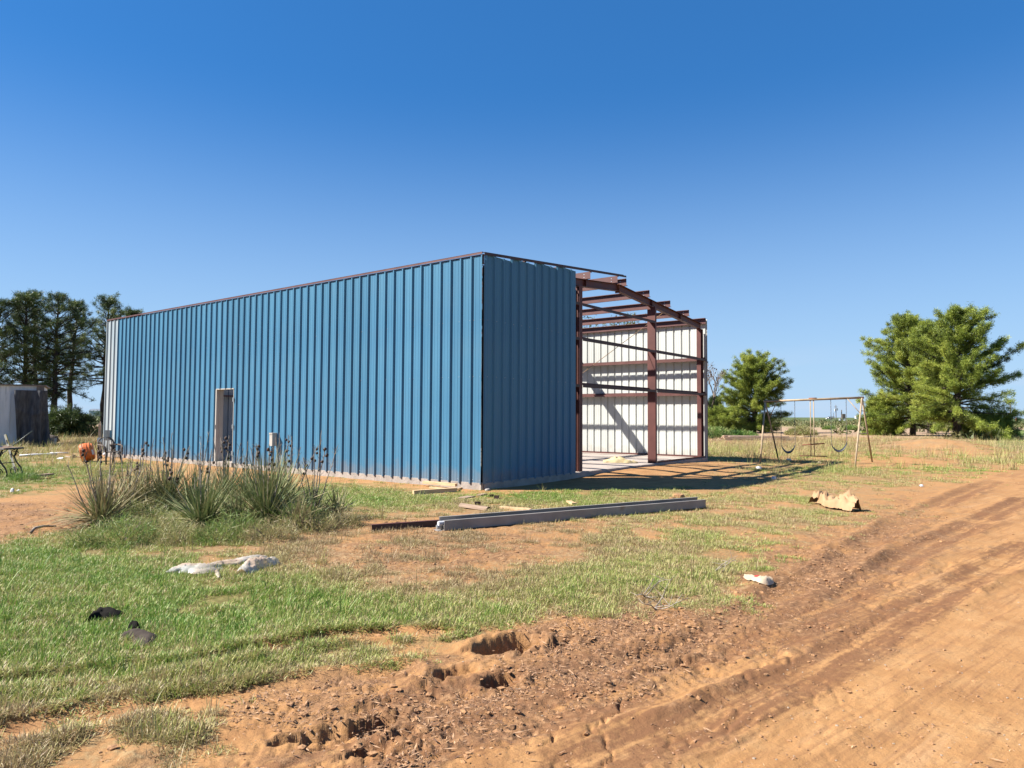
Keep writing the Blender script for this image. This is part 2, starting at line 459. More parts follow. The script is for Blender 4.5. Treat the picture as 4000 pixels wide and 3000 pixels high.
M['black_plastic'] = mat('black_plastic_sheet', (.010, .009, .008), (.02, .018, .016), 5, .9, 0, .5, 12, spec=.08)
M['dusty_plastic'] = mat('dusty_black_plastic', (.05, .04, .034), (.10, .08, .066), 7, .9, 0, .5, 14, spec=.1)
M['stone'] = mat('field_stone', (.30, .22, .16), (.48, .38, .28), 12, .9, 0, .5, 30)
M['clod'] = mat('sand_clod', (.34, .17, .075), (.54, .30, .135), 14, .95, 0, .8, 40)
M['white_truck'] = mat('white_truck_paint', (.72, .73, .74))
M['truck_dark'] = mat('truck_dark_load', (.02, .024, .035))
M['pole_wood'] = mat('utility_pole_wood', (.16, .125, .10), (.26, .21, .17), 6, .9)
M['white_bldg'] = mat('far_white_building', (.68, .69, .70))
M['red_post'] = mat('red_marker', (.45, .06, .04))
M['stick'] = mat('dry_stick', (.20, .15, .11), (.40, .33, .26), 12, .9, 0, .3, 30)

def dusty_steel(key):
    m = M[key]; n, l = m.node_tree.nodes, m.node_tree.links
    p = n['Principled BSDF']; src = p.inputs['Base Color'].links[0].from_socket
    oi = n.new('ShaderNodeObjectInfo')
    hs = n.new('ShaderNodeHueSaturation'); mr = n.new('ShaderNodeMapRange'); mr.inputs[3].default_value = .93; mr.inputs[4].default_value = 1.07
    l.new(oi.outputs['Random'], mr.inputs[0]); l.new(mr.outputs[0], hs.inputs['Value']); l.new(src, hs.inputs['Color'])
    tc = n.new('ShaderNodeTexCoord'); sp = n.new('ShaderNodeSeparateXYZ'); l.new(tc.outputs['Object'], sp.inputs[0])
    geo = n.new('ShaderNodeNewGeometry')
    no = n.new('ShaderNodeTexNoise'); no.inputs['Scale'].default_value = 3.5; no.inputs['Detail'].default_value = 7; l.new(geo.outputs['Position'], no.inputs['Vector'])
    ad = n.new('ShaderNodeMath'); ad.operation = 'MULTIPLY_ADD'; l.new(no.outputs['Fac'], ad.inputs[0]); ad.inputs[1].default_value = -.9; l.new(sp.outputs['Z'], ad.inputs[2])
    fr = n.new('ShaderNodeMapRange'); l.new(ad.outputs[0], fr.inputs[0])
    for i, q in enumerate((-.45, -.12, .30, 0.0)): fr.inputs[i + 1].default_value = q
    no2 = n.new('ShaderNodeTexNoise'); no2.inputs['Scale'].default_value = 1.2; no2.inputs['Detail'].default_value = 8; no2.inputs['Roughness'].default_value = .7; l.new(geo.outputs['Position'], no2.inputs['Vector'])
    f2 = n.new('ShaderNodeMapRange'); l.new(no2.outputs['Fac'], f2.inputs[0])
    for i, q in enumerate((.5, .8, 0., .05)): f2.inputs[i + 1].default_value = q
    mxm = n.new('ShaderNodeMath'); mxm.operation = 'MAXIMUM'; l.new(fr.outputs[0], mxm.inputs[0]); l.new(f2.outputs[0], mxm.inputs[1])
    mx = n.new('ShaderNodeMixRGB'); l.new(mxm.outputs[0], mx.inputs[0]); l.new(hs.outputs[0], mx.inputs[1]); mx.inputs[2].default_value = (.24, .16, .10, 1)
    l.new(mx.outputs[0], p.inputs['Base Color'])
for k_ in ('blue', 'white', 'oldwhite'): dusty_steel(k_)

def plastic_sheet():
    m, n, l, p = new_mat('dusty_clear_plastic')
    p.inputs['Base Color'].default_value = (.62, .50, .42, 1)
    p.inputs['Roughness'].default_value = .38
    tr = n.new('ShaderNodeBsdfTransparent')
    mx = n.new('ShaderNodeMixShader')
    tc = n.new('ShaderNodeTexCoord')
    no = n.new('ShaderNodeTexNoise'); no.inputs['Scale'].default_value = 7; no.inputs['Detail'].default_value = 5
    l.new(tc.outputs['Object'], no.inputs['Vector'])
    mr = n.new('ShaderNodeMapRange'); mr.inputs[1].default_value = .35; mr.inputs[2].default_value = .6
    mr.inputs[3].default_value = .35; mr.inputs[4].default_value = .80
    l.new(no.outputs['Fac'], mr.inputs[0]); l.new(mr.outputs[0], mx.inputs[0])
    cr = n.new('ShaderNodeValToRGB')
    cr.color_ramp.elements[0].color = (.42, .42, .38, 1); cr.color_ramp.elements[1].color = (.48, .36, .27, 1)
    cr.color_ramp.elements[0].position = .4; cr.color_ramp.elements[1].position = .6
    n2 = n.new('ShaderNodeTexNoise'); n2.inputs['Scale'].default_value = 3.2
    l.new(tc.outputs['Object'], n2.inputs['Vector']); l.new(n2.outputs['Fac'], cr.inputs['Fac']); l.new(cr.outputs['Color'], p.inputs['Base Color'])
    o = n['Material Output']
    l.new(tr.outputs[0], mx.inputs[1]); l.new(p.outputs[0], mx.inputs[2]); l.new(mx.outputs[0], o.inputs['Surface'])
    return m
M['plastic'] = plastic_sheet()

def leafy(name, ramp, attr=None, instancer=False, trans=.3, rough=.55, nscale=.6, spec=.35):
    """foliage: colour from a per-blade attribute plus drift over the field; part of the light passes through"""
    m, n, l, p = new_mat(name)
    cr = n.new('ShaderNodeValToRGB')
    els = cr.color_ramp.elements
    els[0].position, els[0].color = ramp[0][0], (*ramp[0][1], 1)
    els[1].position, els[1].color = ramp[-1][0], (*ramp[-1][1], 1)
    for q, c in ramp[1:-1]:
        e = els.new(q); e.color = (*c, 1)
    for e in els: e.color = (*alb(e.color[:3]), 1)
    a = n.new('ShaderNodeAttribute'); a.attribute_name = attr or 'tone'
    a.attribute_type = 'INSTANCER' if instancer else 'GEOMETRY'
    tc = n.new('ShaderNodeNewGeometry')
    no = n.new('ShaderNodeTexNoise'); no.inputs['Scale'].default_value = nscale; no.inputs['Detail'].default_value = 3
    l.new(tc.outputs['Position'], no.inputs['Vector'])
    mr = n.new('ShaderNodeMapRange'); mr.inputs[1].default_value = .25; mr.inputs[2].default_value = .75
    mr.inputs[3].default_value = -.16; mr.inputs[4].default_value = .16
    l.new(no.outputs['Fac'], mr.inputs[0])
    ad = n.new('ShaderNodeMath'); ad.operation = 'ADD'
    l.new(a.outputs['Fac'], ad.inputs[0]); l.new(mr.outputs[0], ad.inputs[1])
    if instancer:
        b = n.new('ShaderNodeAttribute'); b.attribute_name = 'tone'; b.attribute_type = 'GEOMETRY'
        ad2 = n.new('ShaderNodeMath'); ad2.operation = 'ADD'
        l.new(ad.outputs[0], ad2.inputs[0]); l.new(b.outputs['Fac'], ad2.inputs[1])
        ad = ad2
    l.new(ad.outputs[0], cr.inputs['Fac'])
    l.new(cr.outputs['Color'], p.inputs['Base Color'])
    p.inputs['Roughness'].default_value = rough
    p.inputs['Specular IOR Level'].default_value = spec
    tl = n.new('ShaderNodeBsdfTranslucent')
    l.new(cr.outputs['Color'], tl.inputs['Color'])
    mx = n.new('ShaderNodeMixShader'); mx.inputs[0].default_value = trans
    l.new(p.outputs[0], mx.inputs[1]); l.new(tl.outputs[0], mx.inputs[2])
    l.new(mx.outputs[0], n['Material Output'].inputs['Surface'])
    return m
M['grass'] = leafy('grass_blades', [(0, (.46, .32, .17)), (.25, (.60, .49, .24)), (.45, (.55, .54, .17)), (.70, (.29, .43, .072)), (1, (.15, .34, .040))], 'tone_i', True, .24, .5, .45)
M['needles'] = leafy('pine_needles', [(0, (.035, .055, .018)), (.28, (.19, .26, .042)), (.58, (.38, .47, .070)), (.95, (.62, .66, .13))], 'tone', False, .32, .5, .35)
M['needles_dark'] = leafy('dark_pine_needles', [(0, (.018, .034, .014)), (.45, (.075, .125, .034)), (.8, (.16, .23, .05)), (1, (.30, .34, .09))], 'tone', False, .2, .5, .35)
M['broadleaf'] = leafy('broad_leaves', [(0, (.05, .08, .02)), (.5, (.10, .15, .035)), (1, (.20, .22, .07))], 'tone', False, .3, .5, .6)
M['yucca'] = leafy('yucca_leaves', [(0, (.34, .25, .14)), (.22, (.48, .40, .22)), (.42, (.38, .38, .18)), (.65, (.25, .31, .12)), (1, (.15, .23, .09))], 'tone', False, .12, .68, 1.5, .2)
M['weeds'] = leafy('weed_leaves', [(0, (.46, .36, .19)), (.35, (.42, .42, .15)), (.7, (.22, .36, .075)), (1, (.13, .29, .05))], 'tone', False, .3, .5, 1.5)
M['scrub'] = leafy('field_scrub_leaves', [(0, (.22, .19, .08)), (.5, (.16, .18, .06)), (1, (.09, .13, .035))], 'tone', False, .2, .6, .08)

def ground_mat():
    m, n, l, p = new_mat('red_sand_ground')
    N = lambda t: n.new(t)
    geo = N('ShaderNodeNewGeometry')
    def noise(sc, det=6, rough=.55, dist=0):
        x = N('ShaderNodeTexNoise'); x.inputs['Scale'].default_value = sc; x.inputs['Detail'].default_value = det
        x.inputs['Roughness'].default_value = rough; x.inputs['Distortion'].default_value = dist
        l.new(geo.outputs['Position'], x.inputs['Vector']); return x.outputs['Fac']
    def ramp(f, stops):
        c = N('ShaderNodeValToRGB'); e = c.color_ramp.elements
        e[0].position, e[0].color = stops[0][0], (*stops[0][1], 1)
        e[1].position, e[1].color = stops[-1][0], (*stops[-1][1], 1)
        for q, col in stops[1:-1]:
            k = e.new(q); k.color = (*col, 1)
        for k in e: k.color = (*alb(k.color[:3]), 1)
        l.new(f, c.inputs['Fac']); return c.outputs['Color']
    def attr(nm):
        a = N('ShaderNodeAttribute'); a.attribute_name = nm; return a.outputs['Fac']
    def math_(op, a, b, clamp=False):
        x = N('ShaderNodeMath'); x.operation = op; x.use_clamp = clamp
        for i, s in enumerate((a, b)):
            if isinstance(s, (int, float)): x.inputs[i].default_value = s
            else: l.new(s, x.inputs[i])
        return x.outputs[0]
    def rng_(f, a, b, c=0., d=1.):
        x = N('ShaderNodeMapRange'); l.new(f, x.inputs[0])
        for i, q in enumerate((a, b, c, d)): x.inputs[i + 1].default_value = q
        return x.outputs[0]
    def mix(f, a, b):
        x = N('ShaderNodeMixRGB'); 
        if isinstance(f, float): x.inputs[0].default_value = f
        else: l.new(f, x.inputs[0])
        for i, s in ((1, a), (2, b)):
            if isinstance(s, tuple): x.inputs[i].default_value = (*s, 1)
            else: l.new(s, x.inputs[i])
        return x.outputs[0]
    big, mid, fine, grain = noise(.45, 4), noise(2.6, 6, .6), noise(14, 8, .65), noise(90, 4, .7)
    sand = ramp(mid, [(.3, (.37, .185, .070)), (.5, (.47, .252, .100)), (.72, (.56, .335, .150))])
    sand = mix(rng_(big, .35, .7, 0, .6), sand, (.30, .160, .066))
    sand = mix(rng_(grain, .54, .70, 0, .5), sand, (.165, .078, .036))
    sand = mix(rng_(noise(42, 6, .7), .54, .66, 0, .45), sand, (.19, .09, .042))
    sand = mix(rng_(noise(160, 2), .70, .76, 0, .5), sand, (.42, .31, .19))      # pale grit
    vr = N('ShaderNodeVectorRotate'); vr.rotation_type = 'Z_AXIS'; vr.inputs['Angle'].default_value = R(-40)
    l.new(geo.outputs['Position'], vr.inputs['Vector'])
    vs_ = N('ShaderNodeMapping'); vs_.inputs['Scale'].default_value = (.45, 5.5, 1); l.new(vr.outputs[0], vs_.inputs['Vector'])
    ns_ = N('ShaderNodeTexNoise'); ns_.inputs['Scale'].default_value = 1.0; ns_.inputs['Detail'].default_value = 7; ns_.inputs['Roughness'].default_value = .62
    l.new(vs_.outputs[0], ns_.inputs['Vector']); streak = ns_.outputs['Fac']
    bare_ = rng_(attr('cover'), .45, .1)
    sand = mix(math_('MULTIPLY', rng_(streak, .51, .66, 0, .62), bare_), sand, (.16, .078, .036))
    sand = mix(math_('MULTIPLY', rng_(streak, .42, .30, 0, .45), bare_), sand, (.36, .225, .12))
    vf_ = N('ShaderNodeMapping'); vf_.inputs['Scale'].default_value = (1.2, 24, 1); l.new(vr.outputs[0], vf_.inputs['Vector'])
    nf_ = N('ShaderNodeTexNoise'); nf_.inputs['Scale'].default_value = 1.0; nf_.inputs['Detail'].default_value = 5; l.new(vf_.outputs[0], nf_.inputs['Vector'])
    dm_ = math_('ADD', attr('damp'), rng_(fine, .3, .7, -.45, .35))
    dm_ = math_('ADD', dm_, rng_(nf_.outputs['Fac'], .35, .65, -.25, .25))
    sand = mix(math_('MULTIPLY', rng_(dm_, .32, .85, 0, .8), bare_), sand, (.125, .058, .028))
    sand = mix(math_('MULTIPLY', rng_(nf_.outputs['Fac'], .54, .66, 0, .40), bare_), sand, (.17, .08, .038))
    litter = ramp(fine, [(.3, (.13, .068, .036)), (.5, (.24, .125, .062)), (.62, (.40, .225, .11)), (.75, (.55, .34, .18))])
    lm = math_('ADD', attr('litter'), rng_(mid, .3, .7, -.42, .42))
    lm = math_('ADD', lm, rng_(fine, .3, .7, -.30, .30))
    lm = rng_(lm, .34, .78, 0, .88)
    col = mix(lm, sand, litter)
    shaded_thatch = ramp(fine, [(.3, (.15, .095, .048)), (.5, (.32, .205, .105)), (.7, (.50, .36, .19))])  # dead grass colour, darkened to paint in shade between the blades
    shaded_green = ramp(fine, [(.3, (.07, .075, .022)), (.5, (.13, .145, .04)), (.7, (.30, .26, .10))])  # green undergrowth colour, with the same painted shade between blades
    gcol = mix(rng_(attr('green'), .35, .85), shaded_thatch, shaded_green)
    cm = math_('ADD', attr('cover'), rng_(fine, .3, .7, -.28, .28))
    cm = math_('ADD', cm, rng_(noise(1.4, 4), .3, .7, -.25, .25))
    cm = rng_(cm, .42, .85, 0, .85)
    col = mix(cm, col, gcol)
    # the open field beyond: bare tan soil, weedy rows, dark crop far out
    d = attr('dist')
    farsoil = ramp(noise(.09, 6, .6), [(.35, (.40, .265, .165)), (.55, (.47, .33, .215)), (.75, (.36, .28, .15))])
    weedy = ramp(noise(.22, 6, .7), [(.38, (.42, .33, .17)), (.5, (.30, .27, .11)), (.62, (.17, .19, .06))])
    crop = ramp(noise(.012, 5, .6), [(.35, (.085, .125, .04)), (.65, (.14, .17, .065))])
    dn = math_('ADD', d, rng_(noise(.03, 4), .3, .7, -22, 22))
    col = mix(rng_(math_('ADD', d, rng_(noise(.3, 4), .3, .7, -9, 9)), 56, 68), col, farsoil)
    col = mix(rng_(dn, 128, 142), col, weedy)
    col = mix(rng_(dn, 290, 320), col, crop)
    # tilled green plot on the right-hand side
    col = mix(rng_(math_('ADD', attr('plot'), rng_(noise(.25, 5), .3, .7, -.3, .3)), .35, .65), col, ramp(fine, [(.3, (.12, .17, .045)), (.7, (.24, .28, .09))]))
    l.new(col, p.inputs['Base Color'])
    p.inputs['Roughness'].default_value = .92
    p.inputs['Specular IOR Level'].default_value = .18
    hgt = math_('ADD', math_('MULTIPLY', fine, .013), math_('MULTIPLY', grain, .0055))
    hgt = math_('ADD', hgt, math_('MULTIPLY', math_('MULTIPLY', noise(34, 5, .6), lm), .012))
    hgt = math_('ADD', hgt, math_('MULTIPLY', math_('MULTIPLY', streak, bare_), .022))
    bp = N('ShaderNodeBump'); bp.inputs['Distance'].default_value = 1.0; bp.inputs['Strength'].default_value = .75
    l.new(hgt, bp.inputs['Height']); l.new(bp.outputs['Normal'], p.inputs['Normal'])
    return m
M['ground'] = ground_mat()

# ------------------------------------------------------------------ mesh helpers
class MB:
    def __init__(s): s.v, s.f, s.m, s.slots = [], [], [], []
    def slot(s, name):
        if name not in s.slots: s.slots.append(name)
        return s.slots.index(name)
    def add(s, verts, faces, m='x'):
        k, b = s.slot(m), len(s.v)
        s.v += [tuple(q) for q in verts]
        s.f += [tuple(b + i for i in f) for f in faces]
        s.m += [k] * len(faces)
        return s
    def box(s, x0, x1, y0, y1, z0, z1, m='x', mw=None):
        v = [(x0, y0, z0), (x1, y0, z0), (x1, y1, z0), (x0, y1, z0), (x0, y0, z1), (x1, y0, z1), (x1, y1, z1), (x0, y1, z1)]
        if mw is not None: v = [mw @ Vector(q) for q in v]
        return s.add(v, [(0, 3, 2, 1), (4, 5, 6, 7), (0, 1, 5, 4), (1, 2, 6, 5), (2, 3, 7, 6), (3, 0, 4, 7)], m)
    def bar(s, a, b, w, h, m='x', up=(0, 0, 1)):
        a, b = Vector(a), Vector(b)
        d = (b - a); L = d.length; d.normalize()
        u = Vector(up)
        if abs(d.dot(u)) > .98: u = Vector((1, 0, 0))
        x = d.cross(u).normalized(); z = x.cross(d)
        mw = Matrix((( d.x, x.x, z.x, a.x), (d.y, x.y, z.y, a.y), (d.z, x.z, z.z, a.z), (0, 0, 0, 1)))
        return s.box(0, L, -w / 2, w / 2, -h / 2, h / 2, m, mw)
    def tube(s, pts, rad, n=8, m='x', cap=True):
        pts = [Vector(q) for q in pts]
        if not hasattr(rad, '__len__'): rad = [rad] * len(pts)
        vs, fs = [], []
        ref = None
        for i, q in enumerate(pts):
            d = (pts[min(i + 1, len(pts) - 1)] - pts[max(i - 1, 0)]).normalized()
            if ref is None: ref = Vector((0, 0, 1)) if abs(d.z) < .9 else Vector((1, 0, 0))
            x = d.cross(ref).normalized(); y = d.cross(x).normalized(); ref = -x.cross(d) if False else ref
            for k in range(n):
                a = 2 * math.pi * k / n
                vs.append(q + (x * math.cos(a) + y * math.sin(a)) * rad[i])
        for i in range(len(pts) - 1):
            for k in range(n):
                fs.append((i * n + k, i * n + (k + 1) % n, (i + 1) * n + (k + 1) % n, (i + 1) * n + k))
        if cap:
            fs.append(tuple(range(n - 1, -1, -1)))
            fs.append(tuple(range((len(pts) - 1) * n, len(pts) * n)))
        return s.add(vs, fs, m)
    def extrude(s, prof, a, b, xdir, m='x', closed=True):
        """prof: list of (p, z) swept from a to b; p along xdir"""
        a, b, xd = Vector(a), Vector(b), Vector(xdir)
        n = len(prof)
        vs = [a + xd * p + Vector((0, 0, z)) for p, z in prof] + [b + xd * p + Vector((0, 0, z)) for p, z in prof]
        fs = [(i, (i + 1) % n, n + (i + 1) % n, n + i) for i in range(n if closed else n - 1)]
        s.add(vs, fs, m)
        if closed: s.add([v for v in vs], [tuple(range(n - 1, -1, -1)), tuple(range(n, 2 * n))], m)
        return s
    def mesh(s, name, smooth=False):
        me = bpy.data.meshes.new(name)
        me.from_pydata(s.v, [], s.f)
        for q in s.slots: me.materials.append(M[q])
        me.polygons.foreach_set('material_index', s.m)
        if smooth: me.polygons.foreach_set('use_smooth', [True] * len(s.f))
        me.update()
        return me

def link(name, me, parent=None, loc=(0, 0, 0), rz=0.0, rot=None):
    o = bpy.data.objects.new(name, me)
    COL.objects.link(o)
    o.location = loc
    o.rotation_euler = rot if rot else (0, 0, rz)
    if parent: o.parent = parent
    return o
def empty(name, label, cat, loc=(0, 0, 0), rz=0.0, group=None):
    o = link(name, None, None, loc, rz)
    o.empty_display_size = .3
    return tag(o, label, cat, group)
def tag(o, label=None, cat=None, group=None, kind=None):
    if label: o['label'] = label
    if cat: o['category'] = cat
    if group: o['group'] = group
    if kind: o['kind'] = kind
    return o

def np_mesh(name, verts, tris_or_quads, mats, attrs=None, smooth=False):
    me = bpy.data.meshes.new(name)
    f = np.asarray(tris_or_quads)
    k = f.shape[1]
    me.vertices.add(len(verts)); me.vertices.foreach_set('co', np.asarray(verts, np.float32).ravel())
    me.loops.add(f.size); me.loops.foreach_set('vertex_index', f.astype(np.int32).ravel())
    me.polygons.add(len(f)); me.polygons.foreach_set('loop_start', np.arange(0, f.size, k, dtype=np.int32))
    me.polygons.foreach_set('loop_total', np.full(len(f), k, dtype=np.int32))
    if smooth: me.polygons.foreach_set('use_smooth', np.ones(len(f), dtype=bool))
    for mm in mats: me.materials.append(M[mm])
    for nm, a in (attrs or {}).items():
        at = me.attributes.new(nm, 'FLOAT', 'POINT'); at.data.foreach_set('value', np.asarray(a, np.float32))
    me.update(); me.validate()
    return me

# ------------------------------------------------------------------ GROUND
def build_ground():
    th_f = np.linspace(R(-47), R(47), 720)
    th_b = np.linspace(R(47), R(313), 60)[1:-1]
    th = np.concatenate([th_f, th_b])
    rs = [1.2]
    while rs[-1] < 12000:
        q = rs[-1]
        g = .03 if q < 2.6 else .0062 if q < 8 else .0088 if q < 22 else .016 if q < 60 else .05 if q < 400 else .12
        rs.append(q * (1 + g))
    rs = np.array([0.35] + rs)
    T, Rr = np.meshgrid(th, rs)
    X, Y = (Rr * np.sin(T)).ravel(), (Rr * np.cos(T)).ravel()
    Z = height(X, Y)
    nt, nr = len(th), len(rs)
    idx = np.arange(nt * nr).reshape(nr, nt)
    a, b = idx[:-1, :], idx[1:, :]
    a2, b2 = np.roll(a, -1, 1), np.roll(b, -1, 1)
    F = np.stack([a.ravel(), a2.ravel(), b2.ravel(), b.ravel()], 1)
    # centre
    X = np.append(X, 0); Y = np.append(Y, 0); Z = np.append(Z, height(np.array([0.]), np.array([0.]))[0])
    cov, gr, lit = region(X, Y)
    r = np.hypot(X, Y)
    u, v = w2uv(X, Y)
    # trampled bare sand along the walls
    bank = np.exp(-(np.maximum(np.maximum(-u, u - 12.2), np.maximum(-v, v - 18.3)) / .7) ** 2) * ((u > -2) & (u < 14) & (v > -2.5) & (v < 20))
    cov = cov * (1 - .7 * bank) * (1 - .85 * rut_bare(X, Y))
    pu = np.array(G(3700, 1680)); 
    ang = np.degrees(np.arctan2(X, Y))
    plot = sstep(33.5, 35.5, ang) * sstep(38, 46, r) * sstep(128, 118, r)
    damp = np.zeros(X.shape); nn = r < 30
    for i_, (P, w, dep) in enumerate(TRACKS[:3]):
        d_, s_ = seg_dist(X[nn], Y[nn], P)
        g_ = sstep(.22, .50, fbm(X[nn] * .7 + 9 * i_, Y[nn] * .7, 201 + i_, 3))
        damp[nn] = np.maximum(damp[nn], g_ * np.exp(-((d_ - w * .9) / (w * 1.1)) ** 2))
    me = np_mesh('ground', np.stack([X, Y, Z], 1), F, ['ground'],
                 dict(cover=cov, green=gr, litter=lit, dist=r, plot=plot, damp=damp), True)
    # close the middle with a fan
    c = len(X) - 1
    import bmesh
    bm = bmesh.new(); bm.from_mesh(me); bm.verts.ensure_lookup_table()
    for i in range(nt):
        try: bm.faces.new((bm.verts[c], bm.verts[idx[0, (i + 1) % nt]], bm.verts[idx[0, i]]))
        except Exception: pass
    bm.to_mesh(me); bm.free()
    # normals up
    o = link('ground', me); tag(o, kind='structure')
    return o
build_ground()

# ------------------------------------------------------------------ METAL BUILDING
BLD = empty('metal_building', 'long blue ribbed steel building under construction with its end bay still an open red frame', 'building', (CORNER[0], CORNER[1], SLAB), YAW)
W_, L_, EH = 12.19, 18.29, 4.88
def part(name, mb_or_mesh, parent=None, loc=(0, 0, 0), rz=0, label=None, kind=None, smooth=False):
    me = mb_or_mesh.mesh(name, smooth) if isinstance(mb_or_mesh, MB) else mb_or_mesh
    o = link(name, me, parent or BLD, loc, rz)
    if label: o['label'] = label
    if kind: o['kind'] = kind
    return o

s = MB(); s.box(-.02, W_ + .02, -.02, L_ + .02, -.5, 0, 'concrete')
part('slab', s)
s = MB()      # cast edge, slightly proud and rough
def slab_edge(u0, v0, u1, v1, nx, ny, n=60):
    for i in range(n):
        a, b = i / n, (i + 1) / n
        p0 = (u0 + (u1 - u0) * a, v0 + (v1 - v0) * a); p1 = (u0 + (u1 - u0) * b, v0 + (v1 - v0) * b)
        j = .004 + .006 * random.random()
        s.add([(p0[0] + nx * .045, p0[1] + ny * .045, -.5), (p1[0] + nx * .045, p1[1] + ny * .045, -.5),
               (p1[0] + nx * (.035 + j), p1[1] + ny * (.035 + j), -.012), (p0[0] + nx * (.035 + j), p0[1] + ny * (.035 + j), -.012),
               (p1[0] + nx * .018, p1[1] + ny * .018, .0), (p0[0] + nx * .018, p0[1] + ny * .018, .0)],
              [(0, 1, 2, 3), (3, 2, 4, 5)], 'edge_concrete')
slab_edge(0, L_, 0, 0, -1, 0); slab_edge(0, 0, W_, 0, 0, -1, 40); slab_edge(W_, 0, W_, L_, 1, 0, 20)
part('slab_edge', s)

PROF1 = [(-.038, 0), (-.017, .040), (.017, .040), (.038, 0), (.088, 0), (.097, .004), (.108, .004), (.117, 0), (.188, 0), (.197, .004), (.208, .004), (.217, 0)]
PROF = [(x + k * FT, y) for k in range(3) for x, y in PROF1]
PROF = sorted(PROF) + [(3 * FT - .038, 0), (3 * FT - .018, .0415), (3 * FT + .015, .0415)]
def prof_y(x):
    P = PROF
    if x <= P[0][0]: return P[0][1]
    for (a, ya), (b, yb) in zip(P[:-1], P[1:]):
        if a <= x <= b: return ya + (yb - ya) * (x - a) / max(b - a, 1e-9)
    return P[-1][1]
def panel_mesh(z0, z1, outer, inner, spans=None, topslope=0.0):
    """one 3 ft ribbed sheet; spans: list of (xa, xb, z0, z1) to leave an opening"""
    s = MB()
    for xa, xb, za, zb in (spans or [(-.038, 3 * FT + .013, z0, z1)]):
        P = [(x, y) for x, y in PROF if xa < x < xb]
        P = [(xa, prof_y(xa))] + P + [(xb, prof_y(xb))]
        n = len(P)
        for off, mt, flip in ((0, outer, 0), (-.004, inner, 1)):
            vs = [(x, -(y + off), za) for x, y in P] + [(x, -(y + off), zb + topslope * x) for x, y in P]
            fs = [(i, i + 1, n + i + 1, n + i) if not flip else (i + 1, i, n + i, n + i + 1) for i in range(n - 1)]
            s.add(vs, fs, mt)
    return s.mesh('wall_panel')

# long lit wall (outward -u): 20 sheets, the far one white
DV0, DV1, DZ = 31.57 * FT, 34.55 * FT, 2.17
blue_full = panel_mesh(-.03, EH - .015, 'blue', 'panel_back')
old_full = panel_mesh(-.03, EH - .015, 'oldwhite', 'panel_back')
TOPV = L_
for k in range(20):
    v_hi = L_ - k * 3 * FT
    xa, xb = v_hi - DV1, v_hi - DV0        # opening in sheet coordinates
    if xb > 0 and xa < 3 * FT:
        sp = []
        if xa > 0: sp.append((-.038, xa, -.03, EH - .015))
        sp.append((max(xa, -.038), min(xb, 3 * FT + .013), DZ + .03, EH - .015))
        if xb < 3 * FT: sp.append((xb, 3 * FT + .013, -.03, EH - .015))
        me = panel_mesh(0, 0, 'blue', 'panel_back', sp)
    else:
        me = old_full if k == 0 else blue_full
    o = part('wall_panel', me, None, (-.035, v_hi, 0), R(-90))
    if k == 0: o['label'] = 'weathered white sheet at the far end of the blue long wall'
    if k == 19: o.name = 'wall_panel'
# blue gable sheets (outward -v), squared tops stepping up
for k in range(4):
    top = EH + .018 + k * 3 * FT / 12
    me = panel_mesh(-.03, top, 'blue', 'panel_back', [(-.038, 3 * FT - .05, -.03, top)] if k == 3 else None)
    part('wall_panel', me, None, (.025 + k * 3 * FT, -.022, 0), 0)
# far long wall (outward +u), white both sides
wf = panel_mesh(-.03, EH - .02, 'white', 'white')
for k in range(20):
    part('wall_panel', wf, None, (W_ + .03, k * 3 * FT, 0), R(90), 'white sheet of the far long wall' if k == 0 else None)
# end wall (outward +v)
for k in range(14):
    u_hi = W_ - k * 3 * FT
    um = u_hi - 1.5 * FT
    zt = EH + .42 - abs(um - W_ / 2) / 12
    me = panel_mesh(-.03, zt, 'white', 'panel_back', [(-.038, u_hi - .01, -.03, zt)] if u_hi < 3 * FT else None)
    part('wall_panel', me, None, (u_hi, L_ + .03, 0), R(180))

def roof_z(u): return 5.19 - abs(u - W_ / 2) / 12       # top of rafters
def zee(h=.2, f=.065, t=.003):      # closed Z section, z measured from bottom; p across
    return [(0, 0), (f, 0), (f, .018), (f - t, .018), (f - t, t), (t, t), (t, h), (-f, h), (-f, h - .018), (-f + t, h - .018), (-f + t, h - t), (0, h - t)]
def cee(h=.2, f=.065, t=.003):
    return [(0, 0), (f, 0), (f, .02), (f - t, .02), (f - t, t), (t, t), (t, h - t), (f - t, h - t), (f - t, h - .02), (f, h - .02), (f, h), (0, h)]

# purlins on the rafters
pl = [W_ / 2 + sgn * (.26 + 1.46 * k) for sgn in (-1, 1) for k in range(4)]
for i, u in enumerate(pl):
    s = MB(); z = roof_z(u) + .003
    sg = 1 if u > W_ / 2 else -1
    s.extrude([(p * sg, q) for p, q in zee()], (u, -.01 if u > W_/2 or True else .1, z), (u, L_ + .01, z), (1, 0, 0), 'purlin_red')
    o = part('purlin', s)
    q = MB()
    for e in range(3):
        for dz in (.06, .14):
            q.box(u - .006, u - .001, .17 + e * 6.1 if e else .17, .20 + e * 6.1 if e else .20, z + dz - .012, z + dz + .012, 'zinc')
    part('bolt', q, o, kind='stuff')
